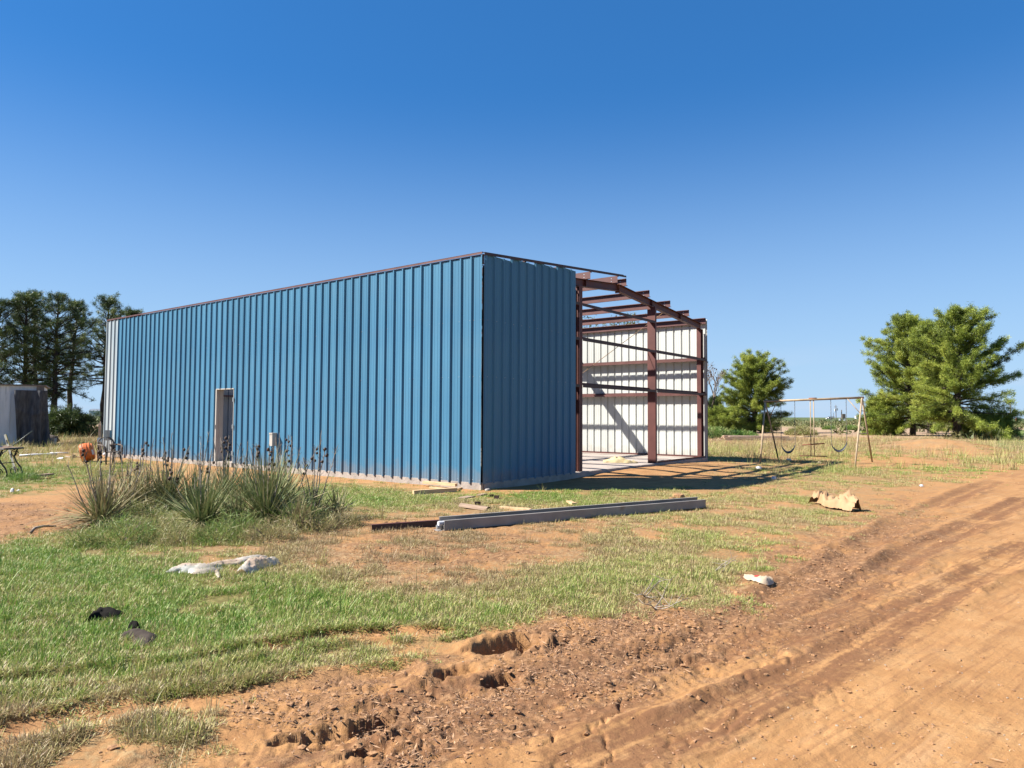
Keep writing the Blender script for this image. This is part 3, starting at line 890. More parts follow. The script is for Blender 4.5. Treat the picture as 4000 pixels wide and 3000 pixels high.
# eave struts
for u, sg in ((.0, 1), (W_, -1)):
    s = MB(); s.extrude([(p * sg, q) for p, q in cee(.205, .09)], (u, .0, EH - .205 + .02), (u, L_, EH - .205 + .02), (1, 0, 0), 'purlin_red')
    part('eave_strut', s)
s = MB()  # thin rust coloured eave trim along the long wall
s.bar((-.068, -.01, EH + .028), (-.068, L_ + .02, EH + .028), .012, .036, 'purlin_red')
s.bar((-.035, -.01, EH + .052), (-.035, L_ + .02, EH + .052), .085, .006, 'purlin_red')
part('eave_trim', s)
s = MB()  # rake angle running up over the gable sheets and past the ridge
def rk(u): return roof_z(u) + .235
for a, b in ((-.05, W_ / 2),):
    s.bar((a, -.06, rk(a) - .022), (b, -.06, rk(b) - .022), .006, .06, 'dark_red_steel')
    s.bar((a, -.03, rk(a) + .008), (b, -.03, rk(b) + .008), .07, .006, 'dark_red_steel')
s.bar((W_ / 2, -.06, rk(W_ / 2) - .028), (W_ / 2 + .16, -.06, rk(W_ / 2) - .015), .006, .05, 'dark_red_steel')
part('rake_angle', s)

s = MB(); s.box(-.002, .075, .035, .041, -.02, 4.62, 'black_steel'); s.box(.070, .075, -.03, .035, -.02, 4.62, 'black_steel'); part('corner_gap_shade', s)  # added dark strip, stands for the shade inside the open corner gap
# frames
def ibeam(s, a, b, d, bf, m='rust_red', up=(0, 0, 1), tf=.010, tw=.007):
    """I section from a to b, depth d measured along up"""
    a, b, u = Vector(a), Vector(b), Vector(up).normalized()
    s.bar(a, b, tw, d - 2 * tf, m, up)
    for k in (-1, 1):
        s.bar(a + u * k * (d / 2 - tf / 2), b + u * k * (d / 2 - tf / 2), bf, tf, m, up)
def rafter(v, mid=True, d=.205, bf=.13):
    for u0, u1 in ((.14, W_ / 2 - .008), (W_ / 2 + .008, W_ - .14)):
        s = MB()
        dirv = Vector((u1 - u0, 0, roof_z(u1) - roof_z(u0))).normalized()
        up = Vector((-dirv.z, 0, dirv.x))
        ibeam(s, (u0, v, roof_z(u0) - d / 2), (u1, v, roof_z(u1) - d / 2), d, bf, 'rust_red', up)
        for t in (.35, .7):
            uu = u0 + (u1 - u0) * t
            s.box(uu - .004, uu + .004, v - bf / 2, v + bf / 2, roof_z(uu) - d + .01, roof_z(uu) - .012, 'rust_red')
        part('rafter', s)
    s = MB()     # ridge splice plates
    s.box(W_ / 2 - .007, W_ / 2 + .007, v - bf / 2 - .004, v + bf / 2 + .004, roof_z(W_ / 2) - d - .05, roof_z(W_ / 2) + .004, 'rusty')
    part('splice_plate', s)
def column(u, v, d=.2, bf=.15, top=None):
    s = MB()
    top = top or roof_z(u) - .2
    for k in (-1, 1):
        s.box(u + k * (d / 2) - .006, u + k * (d / 2) + .006, v - bf / 2, v + bf / 2, .012, top, 'rust_red')
    s.box(u - d / 2 + .006, u + d / 2 - .006, v - .004, v + .004, .012, top, 'rust_red')
    s.box(u - d / 2 - .03, u + d / 2 + .03, v - bf / 2 - .02, v + bf / 2 + .02, 0.001, .012, 'rusty')
    s.box(u - d / 2 - .02, u + d / 2 + .02, v - bf / 2, v + bf / 2, top - .012, top, 'rusty')
    part('column', s)
for v in (.14, 6.10, 12.19, L_ - .12):
    dd = .205 if v < 1 or v > 18 else .36
    rafter(v, d=dd, bf=.13 if v < 1 else .16)
    column(.33, v, d=.2 if dd < .3 else .36, top=roof_z(.33) - dd)
    cu_ = W_ - (.20 if dd < .3 else .33); column(cu_, v, d=.2 if dd < .3 else .36, top=roof_z(cu_) - dd)
# gable posts / door jambs: channels whose web faces the opening
def jamb(u, sg, top):
    s = MB()
    s.box(u - .004, u + .004, -.004, .26, 0.004, top, 'rust_red')
    for v0 in (-.004, .252):
        s.box(min(u, u + sg * (.16 if sg < 0 else .095)), max(u, u + sg * (.16 if sg < 0 else .095)), v0, v0 + .008, 0.004, top, 'rust_red')
    s.box(u + sg * (.16 if sg < 0 else .095) - .003, u + sg * (.16 if sg < 0 else .095) + .003, .038, .06, 0.004, top, 'rust_red')
    s.box(u - .05, u + .09 * sg + .02, .02, .27, .001, .004, 'rusty')
    part('door_jamb', s)
jamb(3.985, -1, roof_z(3.985) - .21); jamb(8.20, 1, roof_z(8.20) - .21)
s = MB(); s.box(3.76, 3.80, .27, .40, 0.0, 4.60, 'rust_red'); part('jamb_stiffener', s)
# gable girts
for z, u0, u1 in ((2.24, .1, 3.84), (2.24, 4.0, 8.19), (2.24, 8.30, W_ + .01), (3.45, .1, 3.84), (3.45, 4.0, 8.19), (3.45, 8.30, W_ + .01), (4.36, .1, 3.84), (4.36, 4.0, 8.19)):
    s = MB()
    # Z girt lying on its side: web horizontal, flanges up/down
    t = .003
    y0, y1 = -.008, .20
    s.box(u0, u1, y0, y1, z - t, z, 'rust_red')
    s.box(u0, u1, y0 - t, y0, z - .075, z, 'dark_red_steel')
    s.box(u0, u1, y1, y1 + t, z - t, z + .062, 'rust_red')
    s.box(u0, u1, y0, y0 + .018, z - .075, z - .072, 'rust_red')
    part('girt', s)
# long wall girts
for u_in, u_out, sg in ((.195, .0, 1), (W_ - .195, W_, -1)):
    for z in (2.24, 3.45):
        segs = [(0.02, 6.08), (6.11, 12.17), (12.20, L_ - .01)]
        if sg == 1 and z < DZ + .1: segs = [(0.02, 6.08), (6.11, 12.17), (12.20, L_ - .01)]
        for a, b in segs:
            s = MB()
            lo, hi = min(u_in, u_out), max(u_in, u_out)
            s.box(lo, hi, a, b, z - .003, z, 'purlin_red')
            s.box(u_in - .002, u_in + .002, a, b, z - .07, z - .003, 'purlin_red')
            s.box(min(u_out, u_out + sg * .004), max(u_out, u_out + sg * .004), a, b, z, z + .062, 'purlin_red')
            part('girt', s)
for z in (2.24, 3.45):
    s = MB(); s.box(.2, W_ - .2, L_ - .20, L_ - .0, z - .003, z, 'purlin_red'); s.box(.2, W_ - .2, L_ - .203, L_ - .20, z - .07, z, 'purlin_red'); part('girt', s)
# base angles
s = MB(); s.box(W_ - .075, W_ - .003, .3, L_ - .05, 0, .004, 'rust_red'); s.box(W_ - .009, W_ - .003, .3, L_ - .05, .004, .055, 'rust_red')
part('base_angle', s)
s = MB(); s.box(8.32, W_ - .1, .0, .07, 0.001, .005, 'rust_red'); s.box(8.32, W_ - .1, .0, .005, .005, .06, 'rust_red')
part('base_angle', s)
s = MB(); s.box(.0, .07, .1, DV0 - .1, 0, .004, 'rust_red'); s.box(.0, .005, .1, DV0 - .1, .004, .055, 'rust_red'); part('base_angle', s)
# diagonal brace rods on the far wall
for a, b in (((W_ - .24, .35, 4.45), (W_ - .24, 6.0, 2.3)), ((W_ - .24, 6.0, 2.3), (W_ - .24, 6.02, 2.29))):
    pass
s = MB(); s.tube([(9.4, .3, 4.78), (5.1, 1.2, 2.30), (4.2, 1.5, 1.9)], .009, 6, 'tan_rod', True)
part('brace_rod', s)

# walk-in door: cream frame, hinge leaves
def door():
    f = MB()
    y = -.04
    f.box(y - .003, .17, DV0 - .02, DV0, 0.0, DZ, 'cream')
    f.box(y - .018, .17, DV1, DV1 + .055, 0.0, DZ, 'cream')
    f.box(y - .012, .17, DV0 - .02, DV1 + .055, DZ, DZ + .03, 'cream')
    f.box(.03, .05, DV1 - .018, DV1, 0, DZ, 'cream'); f.box(.03, .05, DV0, DV0 + .018, 0, DZ, 'cream')
    fr = part('door_frame', f)
    for z in (1.86, 1.06, .28):
        h = MB()
        h.box(y - .045, y - .020, DV0 - .095, DV0 - .018, z - .06, z + .06, 'zinc')
        for k in (-1, 0, 1): h.box(y - .048, y - .044, DV0 - .075, DV0 - .05, z + k * .04 - .008, z + k * .04 + .008, 'black_steel')
        part('hinge', h, fr)
    h = MB(); h.box(y - .022, y - .018, DV1 + .008, DV1 + .035, .98, 1.10, 'black_steel'); part('strike_plate', h, fr)
    f = MB(); f.box(-.10, .0, DV0 - .08, DV1 + .08, -.14, -.005, 'edge_concrete'); part('door_sill', f)
door()
# meter box on the blue wall
mb = MB()
mb.box(-.22, -.075, 7.34, 7.47, .56, .90, 'cream'); mb.box(-.23, -.07, 7.33, 7.48, .88, .92, 'cream')
mb.tube([(-.12, 7.41, .60), (-.12, 7.41, -.1)], .018, 8, 'galv')
part('meter_box', mb, label='small cream electrical box on the blue wall')
# screws: one joined piece per wall
s = MB()
def dome(cx, cy, cz, nx, ny):
    t = (-ny, nx); r = .0105
    ring = [(cx + t[0] * r * math.cos(a), cy + t[1] * r * math.cos(a), cz + r * math.sin(a)) for a in [k * math.pi / 3 for k in range(6)]]
    s.add(ring + [(cx + nx * .009, cy + ny * .009, cz)], [(k, (k + 1) % 6, 6) for k in range(6)], 'zinc')
for k in range(60):
    v = k * FT + .055
    for z in (.05, 2.26, 3.48, EH - .05):
        if DV0 - .1 < v < DV1 + .1 and z < 2.3: continue
        dome(-.036, v, z + random.uniform(-.006, .006), -1, 0)
        if k % 3 == 0: dome(-.036, v + .19, z + random.uniform(-.006, .006), -1, 0)
for k in range(12):
    u = .055 + k * FT + .06
    for z in (.05, 2.26, 3.48):
        dome(u, -.023, z + random.uniform(-.006, .006), 0, -1)
part('screws', s, kind='stuff')

# broken concrete at the corner + rubble
def rock(name, r, seed, m, squash=.7, label=None, cat=None, loc=(0, 0, 0), sub=2, jag=.35, group=None):
    import bmesh
    bm = bmesh.new()
    bmesh.ops.create_icosphere(bm, subdivisions=sub, radius=r)
    rr = random.Random(seed)
    off = [Vector((rr.gauss(0, 1), rr.gauss(0, 1), rr.gauss(0, 1))).normalized() for _ in range(9)]
    cut = [rr.uniform(.55, .95) * r for _ in off]
    for v in bm.verts:
        for o_, c_ in zip(off, cut):
            d = v.co.dot(o_)
            if d > c_: v.co -= o_ * (d - c_)
        v.co *= 1 + rr.uniform(-.06, .06) * jag * 2
        v.co.z *= squash
    me = bpy.data.meshes.new(name); bm.to_mesh(me); bm.free(); me.materials.append(M[m])
    o = link(name, me, None, loc, rr.uniform(0, 6))
    return tag(o, label, cat, group)

print('building done')

# ------------------------------------------------------------------ things lying about (positions: where they stand on the ground)
def gp(px, py, dz=0.0):
    x, y = G(px, py)
    for _ in range(2):
        z = hz(x, y); x, y = G(px, py, z)
    return Vector((x, y, z + dz))

def rng_tube_path(a, b, n=8, wob=.01):
    a, b = Vector(a), Vector(b)
    return [a.lerp(b, t / n) + Vector((random.gauss(0, wob), random.gauss(0, wob), random.gauss(0, wob))) * (1 if 0 < t < n else 0) for t in range(n + 1)]

# --- long grey steel channel and dark red channel
def long_channel():
    a, b = gp(1736, 2078), gp(2757, 1987)
    c = (a + b) / 2
    d = (b - a); L = d.length; rz = math.atan2(d.y, d.x)
    t = empty('steel_channel', 'long grey steel channel, open side up, lying across the grass and sand', 'steel beam', (c.x, c.y, (a.z + b.z) / 2 + .02), rz)
    sl = (b.z - a.z) / L
    t.rotation_euler = (0, -math.atan(sl), rz)
    h = L / 2
    s = MB()
    s.box(-h, h, 0, .006, 0, .135, 'grey_steel')                 # near web
    s.box(-h, h, .006, .045, .129, .135, 'grey_steel')           # near lip
    s.box(-h, h, .006, .20, 0.0, .006, 'grey_steel')
    part('near_flange', s, t)
    s = MB()
    s.box(-h + .01, h, .20, .206, 0, .165, 'grey_steel'); s.box(-h + .01, h, .165, .20, .159, .165, 'grey_steel')
    part('far_flange', s, t)
    s = MB()
    s.box(-h + .005, h - .05, .035, .165, .055, .061, 'grey_steel')
    s.box(-h + .005, h - .05, .035, .041, .02, .055, 'grey_steel')
    part('inner_channel', s, t)
    s = MB(); s.tube([(-h - .05, .10, .085), (-h + .3, .10, .085)], .035, 10, 'litter_white'); s.tube([(-h - .07, .11, .04), (-h + .3, .11, .04)], .03, 10, 'zinc')
    part('rolled_sleeve', s, t)
    s = MB(); s.box(-h - .09, -h + .1, .02, .20, -.012, -.005, 'grey_steel'); part('end_tab', s, t)
    for q in (-h + .06, -h + .9, h - .9, h - .06):
        s = MB(); s.box(q - .02, q + .02, .006, .2, .100, .106, 'zinc'); part('spacer', s, t)
long_channel()
a, b = gp(1452, 2076), gp(1760, 2052)
d = b - a; rz = math.atan2(d.y, d.x)
s = MB(); L = d.length
s.box(0, L, 0, .005, 0, .085, 'dark_red_steel'); s.box(0, L, .005, .06, .080, .085, 'rust_red'); s.box(0, L, .005, .06, 0, .005, 'dark_red_steel')
tag(link('steel_purlin', s.mesh('steel_purlin'), None, (a.x, a.y, a.z + .005), rz), 'dark red steel purlin lying in line with the left end of the long grey channel', 'steel beam')

# --- timbers by the corner of the building
def plank(px0, py0, px1, py1, w, h, m, label, cat='board', name='board', lift=0.0, tilt=0.0, chip=True, grp=None):
    a, b = gp(px0, py0), gp(px1, py1)
    c = (a + b) / 2; d = b - a; L = d.length / 2
    s = MB()
    n = 5
    P = []
    for i in range(n + 1):
        x = -L + 2 * L * i / n
        jw = random.uniform(-.002, .002)
        P.append((x, jw))
    vs = []
    for x, j in P:
        vs += [(x, -w / 2 + j, 0 + j * .5), (x, w / 2 + j, 0 + j * .5), (x, w / 2 + j, h + j), (x, -w / 2 + j, h + j)]
    fs = []
    for i in range(n):
        for k in range(4):
            fs.append((i * 4 + k, (i + 1) * 4 + k, (i + 1) * 4 + (k + 1) % 4, i * 4 + (k + 1) % 4))
    fs += [(0, 1, 2, 3)[::1], tuple(n * 4 + k for k in (3, 2, 1, 0))]
    s.add(vs, fs, m)
    o = link(name, s.mesh(name), None, (c.x, c.y, c.z + lift), 0)
    o.rotation_euler = (tilt, -math.atan2(d.z, d.xy.length), math.atan2(d.y, d.x))
    return tag(o, label, cat, grp)
plank(1614, 1932, 1783, 1921, .09, .085, 'wood', 'thick new timber lying nearest the camera in the heap by the building corner', 'timber', 'timber')
plank(1655, 1899, 1782, 1910, .09, .06, 'wood', 'new timber lying behind the thick one, closer to the slab edge', 'timber', 'timber', .055)
plank(1680, 1906, 1740, 1912, .07, .03, 'wood', 'short pale offcut between the two new timbers', 'timber', 'timber')
plank(1782, 1920, 1838, 1901, .03, .025, 'wood', 'thin wooden stake pointing from the timbers toward the slab', 'stake', 'wooden_stake', .03)
plank(1765, 1897, 1835, 1903, .03, .015, 'pinkwood', 'thin pale batten lying right against the slab edge', 'batten', 'wooden_batten')
plank(1802, 1948, 1842, 1940, .17, .02, 'wood_grey', 'flat grey board scrap on the grass edge below the building corner', 'board', 'board_scrap')
plank(1815, 1954, 1850, 1951, .06, .015, 'wood', 'small pale offcut in front of the flat grey board scrap', 'offcut', 'wood_offcut')
plank(1955, 1988, 2074, 1997, .085, .045, 'wood', 'knotty tan board lying in grass behind the long grey channel', 'board', 'board')
plank(2220, 1965, 2243, 1974, .09, .045, 'wood', 'short tan wood block standing alone in grass behind the grey channel', 'wood block', 'wood_block')
plank(1870, 1938, 1893, 1933, .10, .03, 'wood_grey', 'crumbly brown wood scrap right of the flat grey board', 'board', 'board_scrap')
def steel_piece():
    a, b = gp(1800, 1984), gp(1908, 1993)
    d = b - a; L = d.length
    s = MB()
    n, prof = 10, [(.075 * math.cos(t), .055 * math.sin(t)) for t in [math.pi * k / 8 for k in range(9)]]
    vs, fs = [], []
    for i in range(n + 1):
        x = L * i / n
        k = 1 if i < n - 2 else 1.05
        lift = .03 * (1 - i / n)
        for p_, q_ in prof: vs.append((x, p_ * k, q_ * k + lift))
        for p_, q_ in reversed(prof): vs.append((x, p_ * k * .93, q_ * k * .93 - .004 + lift))
    m = len(prof) * 2
    for i in range(n):
        for k in range(m): fs.append((i * m + k, i * m + (k + 1) % m, (i + 1) * m + (k + 1) % m, (i + 1) * m + k))
    fs += [tuple(range(m)), tuple(range(n * m + m - 1, n * m - 1, -1))]
    s.add(vs, fs, 'wood_grey')
    tag(link('curved_offcut', s.mesh('curved_offcut'), None, a, math.atan2(d.y, d.x)), 'curved brown half-pipe offcut lying on the grass between two dark blocks and the grey channel', 'offcut')
steel_piece()
def dark_block(px, py, w, d_, h, rz, label):
    p_ = gp(px, py)
    s = MB(); t = .006
    s.box(-w/2, w/2, -d_/2, -d_/2 + t, 0, h, 'dark_red_steel'); s.box(-w/2, w/2, d_/2 - t, d_/2, 0, h, 'dark_red_steel')
    s.box(-w/2, -w/2 + t, -d_/2, d_/2, 0, h, 'dark_red_steel'); s.box(w/2 - t, w/2, -d_/2, d_/2, 0, h, 'dark_red_steel'); s.box(-w/2 + .001, w/2 - .001, -d_/2 + .001, d_/2 - .001, h * .7, h * .7 + t, 'rust_red')
    tag(link('steel_clip', s.mesh('steel_clip'), None, p_, rz), label, 'steel clip', 'dark steel clips on the grass')
dark_block(1921, 1941, .08, .06, .045, .3, 'left one of two touching dark steel clips, nearer the building corner')
dark_block(1940, 1948, .09, .07, .06, -.2, 'right and larger one of two touching dark steel clips below the building corner')
dark_block(1866, 1976, .10, .07, .07, .1, 'dark steel clip standing on end behind the curved brown offcut')

p_ = gp(1873, 1912); rock('concrete_rubble', .11, 3, 'rubble', .8, 'jagged pale lump of broken concrete under the near corner of the slab', 'rubble', p_ + Vector((0, .02, .03)))
p_ = gp(1905, 1917); rock('concrete_rubble', .06, 5, 'rubble', .7, 'small broken concrete lump in the shade right of the slab corner', 'rubble', p_ + Vector((0, 0, .02)))
p_ = gp(2648, 1945); rock('dirt_clod', .13, 8, 'clod', .7, 'big reddish dirt clod in the grass behind the right end of the grey channel', 'dirt clod', p_ + Vector((0, 0, .03)))
p_ = gp(2640, 1948); rock('dirt_clod', .09, 12, 'clod', .4, 'low crumbling dirt clod leaning on the left side of the big reddish clod', 'dirt clod', p_ + Vector((-.10, -.05, .01)))

# --- crumpled sheets
def crumple(name, label, cat, m, pts, w, hgt, seed, n=40, k=14, fold=.5, smooth=True, fq=1.0, loc=None, end=.6, sink=.0):
    """a crumpled strip of sheet following the points pts on the ground"""
    rr = np.random.default_rng(seed)
    P = [np.array(q[:3]) for q in pts]
    o = P[0]
    cum = [0]
    for a, b in zip(P[:-1], P[1:]): cum.append(cum[-1] + np.linalg.norm(b - a))
    cum = np.array(cum)
    T = np.linspace(0, cum[-1], n)
    X = np.interp(T, cum, [q[0] for q in P]); Y = np.interp(T, cum, [q[1] for q in P])
    dx, dy = np.gradient(X), np.gradient(Y)
    ln = np.hypot(dx, dy); nx, ny = -dy / ln, dx / ln
    S = np.linspace(-1, 1, k)
    TT, SS = np.meshgrid(T, S, indexing='ij')
    tt = TT / cum[-1]
    taper = 1 - end * np.abs(2 * tt - 1) ** 3
    wid = w * taper * (1 + .5 * (fbm(TT * 5, SS * 0 + seed, seed, 3) - .5) * 2)
    ox = SS * wid
    sh = (fbm(TT * 6 + 3, SS * 1.7 + seed, seed + 2, 3) - .5) * w * .5
    x = X[:, None] + nx[:, None] * (ox + sh); y = Y[:, None] + ny[:, None] * (ox + sh)
    f1 = 1 - np.abs(fbm(TT * 7 * fq, SS * 2.2, seed + 4, 3) * 2 - 1)
    f2 = 1 - np.abs(fbm(TT * 19 * fq, SS * 5, seed + 6, 3) * 2 - 1)
    z = hgt * ((1 - SS ** 2) * .55 + f1 ** 3 * fold * (1 - .85 * SS ** 4) + f2 ** 4 * .28 * fold * (1 - .6 * SS ** 4)) * taper * (.45 + 1.1 * fbm(TT * 2.2, SS * .3, seed + 8, 2))
    g = height(x.ravel(), y.ravel()).reshape(x.shape)
    z = g + .012 + z - sink
    V = np.stack([x, y, z], -1).reshape(-1, 3) - o
    idx = np.arange(n * k).reshape(n, k)
    F = np.stack([idx[:-1, :-1].ravel(), idx[1:, :-1].ravel(), idx[1:, 1:].ravel(), idx[:-1, 1:].ravel()], 1)
    me = np_mesh(name, V, F, [m], None, smooth)
    ob = link(name, me, None, tuple(o))
    return tag(ob, label, cat)
crumple('plastic_sheet', 'dusty clear plastic sheet, left piece swelling like a long bag on the grass', 'plastic sheet', 'plastic', [gp(650, 2246), gp(720, 2232), gp(795, 2236), gp(860, 2222)], .12, .06, 3)
crumple('plastic_sheet', 'dusty clear plastic sheet, twisted middle length running up to the bend', 'plastic sheet', 'plastic', [gp(795, 2232), gp(860, 2212), gp(930, 2200), gp(985, 2188), gp(1040, 2182)], .085, .055, 9)
crumple('plastic_sheet', 'dusty clear plastic sheet, right piece folded back toward the camera', 'plastic sheet', 'plastic', [gp(938, 2250), gp(980, 2228), gp(1030, 2212), gp(1070, 2200)], .10, .075, 14, end=.3)
crumple('plastic_strip', 'thin strip of clear plastic hanging off the middle of the sheet in the grass', 'plastic strip', 'plastic', [gp(842, 2222), gp(850, 2245), gp(856, 2262)], .02, .03, 17, n=12, k=4)
crumple('black_sheet_scrap', 'black plastic scrap half buried in lush grass, left of the brown one', 'plastic scrap', 'black_plastic', [gp(338, 2436), gp(395, 2415), gp(450, 2418), gp(488, 2412)], .065, .06, 21, n=20, k=8, sink=.004, smooth=False)
crumple('brown_sheet_scrap', 'dusty brown-black crumpled sheet scrap at the bare edge of the grass', 'plastic scrap', 'dusty_plastic', [gp(478, 2500), gp(515, 2490), gp(560, 2500), gp(565, 2530)], .075, .05, 25, n=18, k=9, sink=.004, smooth=False)
crumple('black_sheet_peak', 'small black pointed flap standing just behind the dusty brown scrap', 'plastic scrap', 'black_plastic', [gp(498, 2470), gp(520, 2468), gp(540, 2474)], .03, .08, 27, n=14, k=6)
crumple('kraft_paper', 'crumpled tan paper sheet, large right part with a raised fold', 'paper sheet', 'kraft', [gp(3222, 1972), gp(3262, 1988), gp(3300, 1992), gp(3348, 2000)], .19, .19, 31, n=22, k=11, end=.25, fold=.9, smooth=False, fq=.6)
crumple('kraft_paper', 'crumpled tan paper sheet, small left part curled upright', 'paper sheet', 'kraft', [gp(3182, 1972), gp(3205, 1968), gp(3242, 1966)], .14, .15, 35, n=12, k=7, end=.3, fold=.8, smooth=False, fq=.5)
crumple('paper_wrapper', 'cream paper wrapper with a red print lying at the edge of the dirt track', 'wrapper', 'wrapper', [gp(2912, 2262), gp(2945, 2270), gp(2980, 2280), gp(3006, 2284)], .05, .035, 41, n=26, k=10, end=.15)
w_ob = bpy.data.objects['paper_wrapper']
rp = w_ob.data.copy(); rp.name = 'red_print'
import bmesh
bm = bmesh.new(); bm.from_mesh(rp)
cs = [f for f in bm.faces]
cen = [f.calc_center_median() for f in cs]
mx_, my_ = sum(c.x for c in cen) / len(cen), sum(c.y for c in cen) / len(cen)
bmesh.ops.delete(bm, geom=[f for f, c in zip(cs, cen) if math.hypot((c.x - mx_) / .042, (c.y - my_ + .02) / .022) > 1], context='FACES')
for v in bm.verts: v.co.z += .003
bm.to_mesh(rp); bm.free(); rp.materials.clear(); rp.materials.append(M['red'])
link('red_print', rp, w_ob)
def small_litter(px, py, w, h, m, label, cat, seed, name='litter', up=0.0):
    a, b, c = gp(px - w / 2, py), gp(px, py), gp(px + w / 2, py)
    o = crumple(name, label, cat, m, [a, b, c], h * .7, h, seed, n=12, k=7, end=.3)
    o.location.z += up
    return o
small_litter(3080, 1798, 16, .09, 'litter_white', 'white plastic litter in the grass between the left legs and the glider of the swing set', 'litter', 51)
small_litter(2962, 1832, 20, .10, 'litter_white', 'white cup-like litter in the grass below the left legs of the swing set', 'litter', 53)
small_litter(3023, 1874, 18, .09, 'litter_white', 'white litter at the tip of the building shadow', 'litter', 55)
small_litter(3202, 1812, 12, .07, 'stone', 'pale stone-like litter just below the glider of the swing set', 'litter', 57)
small_litter(48, 1925, 14, .06, 'litter_white', 'larger left one of two white rags on the left lawn', 'rag', 59, 'white_rag')
small_litter(72, 1921, 11, .05, 'litter_white', 'smaller right one of two white rags on the left lawn', 'rag', 61, 'white_rag')
small_litter(3598, 1902, 14, .05, 'litter_white', 'clear crumpled litter in the grass right of the swing set', 'litter', 63)
small_litter(235, 1794, 24, .09, 'litter_white', 'white rubble-like litter on the dirt patch left of the orange drum', 'litter', 65)
small_litter(265, 1788, 26, .07, 'stone', 'pale stone litter right beside the orange drum dirt patch', 'litter', 66)
s = MB(); 
p_ = gp(200, 1776)
tag(link('pale_pipe', MB().tube([(-.5, -.3, .03), (-.15, -.02, .05), (.15, .12, .06), (.5, .3, .06)], .045, 8, 'litter_white').mesh('pale_pipe', True), None, gp(150, 1782)), 'pale bent pipe lying in yellow grass before the grey cloth', 'pipe')
tag(link('pale_pipe', MB().tube([(-.35, 0, .03), (.35, .05, .03)], .03, 6, 'litter_white').mesh('pale_pipe', True), None, gp(230, 1772)), 'short pale pipe lying flat in the grass left of the orange drum', 'pipe')
# yellow strap on the slab
o = crumple('yellow_strap', 'crumpled yellow wrap lying on the concrete floor beside the middle post', 'strap', 'yellow_wrap',
        [Vector((*uv2w(7.2, 1.25), 0)), Vector((*uv2w(7.35, .9), 0)), Vector((*uv2w(7.45, .6), 0)), Vector((*uv2w(7.7, .35), 0))], .06, .12, 71, n=24, k=8, fold=.9, smooth=False)
o.location.z += SLAB + .045

# --- planks at left
plank(112, 1872, 204, 1864, .12, .04, 'wood_grey', 'upper weathered board of the pair lying on the left lawn', 'board', 'board', .06)
plank(112, 1877, 195, 1872, .10, .035, 'rusty', 'lower rusty brown board under the weathered one on the left lawn', 'board', 'board', .0)
plank(142, 1880, 152, 1879, .04, .03, 'pinkwood', 'tiny pale wood chip in front of the board pair on the left lawn', 'wood chip', 'wood_chip')
p_ = gp(120, 2083)
tag(link('bent_stick', MB().tube([(0, 0, .01), (-.02, .10, .05), (.03, .22, .06), (.12, .33, .04)], [.018, .020, .017, .012], 7, 'stick').mesh('bent_stick', True), None, p_), 'curved grey stick lying on the bare sand left of the yuccas', 'stick')
def dead_weed(px, py, seed, label, arms=5, L=.5):
    rr = random.Random(seed)
    s = MB()
    for k in range(arms):
        a = rr.uniform(-2.6, .6); e = rr.uniform(.25, 1.1); l = L * rr.uniform(.5, 1)
        pts = [Vector((0, 0, 0))]
        d = Vector((math.cos(a) * math.cos(e), math.sin(a) * math.cos(e), math.sin(e)))
        for i in range(5):
            d = (d + Vector((rr.gauss(0, .2), rr.gauss(0, .2), rr.gauss(-.05, .15)))).normalized()
            pts.append(pts[-1] + d * l / 5)
        s.tube(pts, [.006 * (1 - i / 7) for i in range(6)], 5, 'stalk')
        for i in (2, 3, 4):
            q = pts[i] + Vector((rr.gauss(0, .05), rr.gauss(0, .05), abs(rr.gauss(0, .05))))
            s.tube([pts[i], q], [.003, .0015], 4, 'stalk')
    tag(link('dead_weed', s.mesh('dead_weed'), None, gp(px, py)), label, 'weed')
dead_weed(2555, 2378, 3, 'bleached dead weed sprawling at the dirt edge in the middle foreground', 4, .34)
dead_weed(2790, 2235, 5, 'tall bleached dead weed standing in the green clump left of the wrapper', 3, .4)
dead_weed(2520, 2330, 8, 'small bleached dead weed leaning just behind the sprawling one', 4, .4)

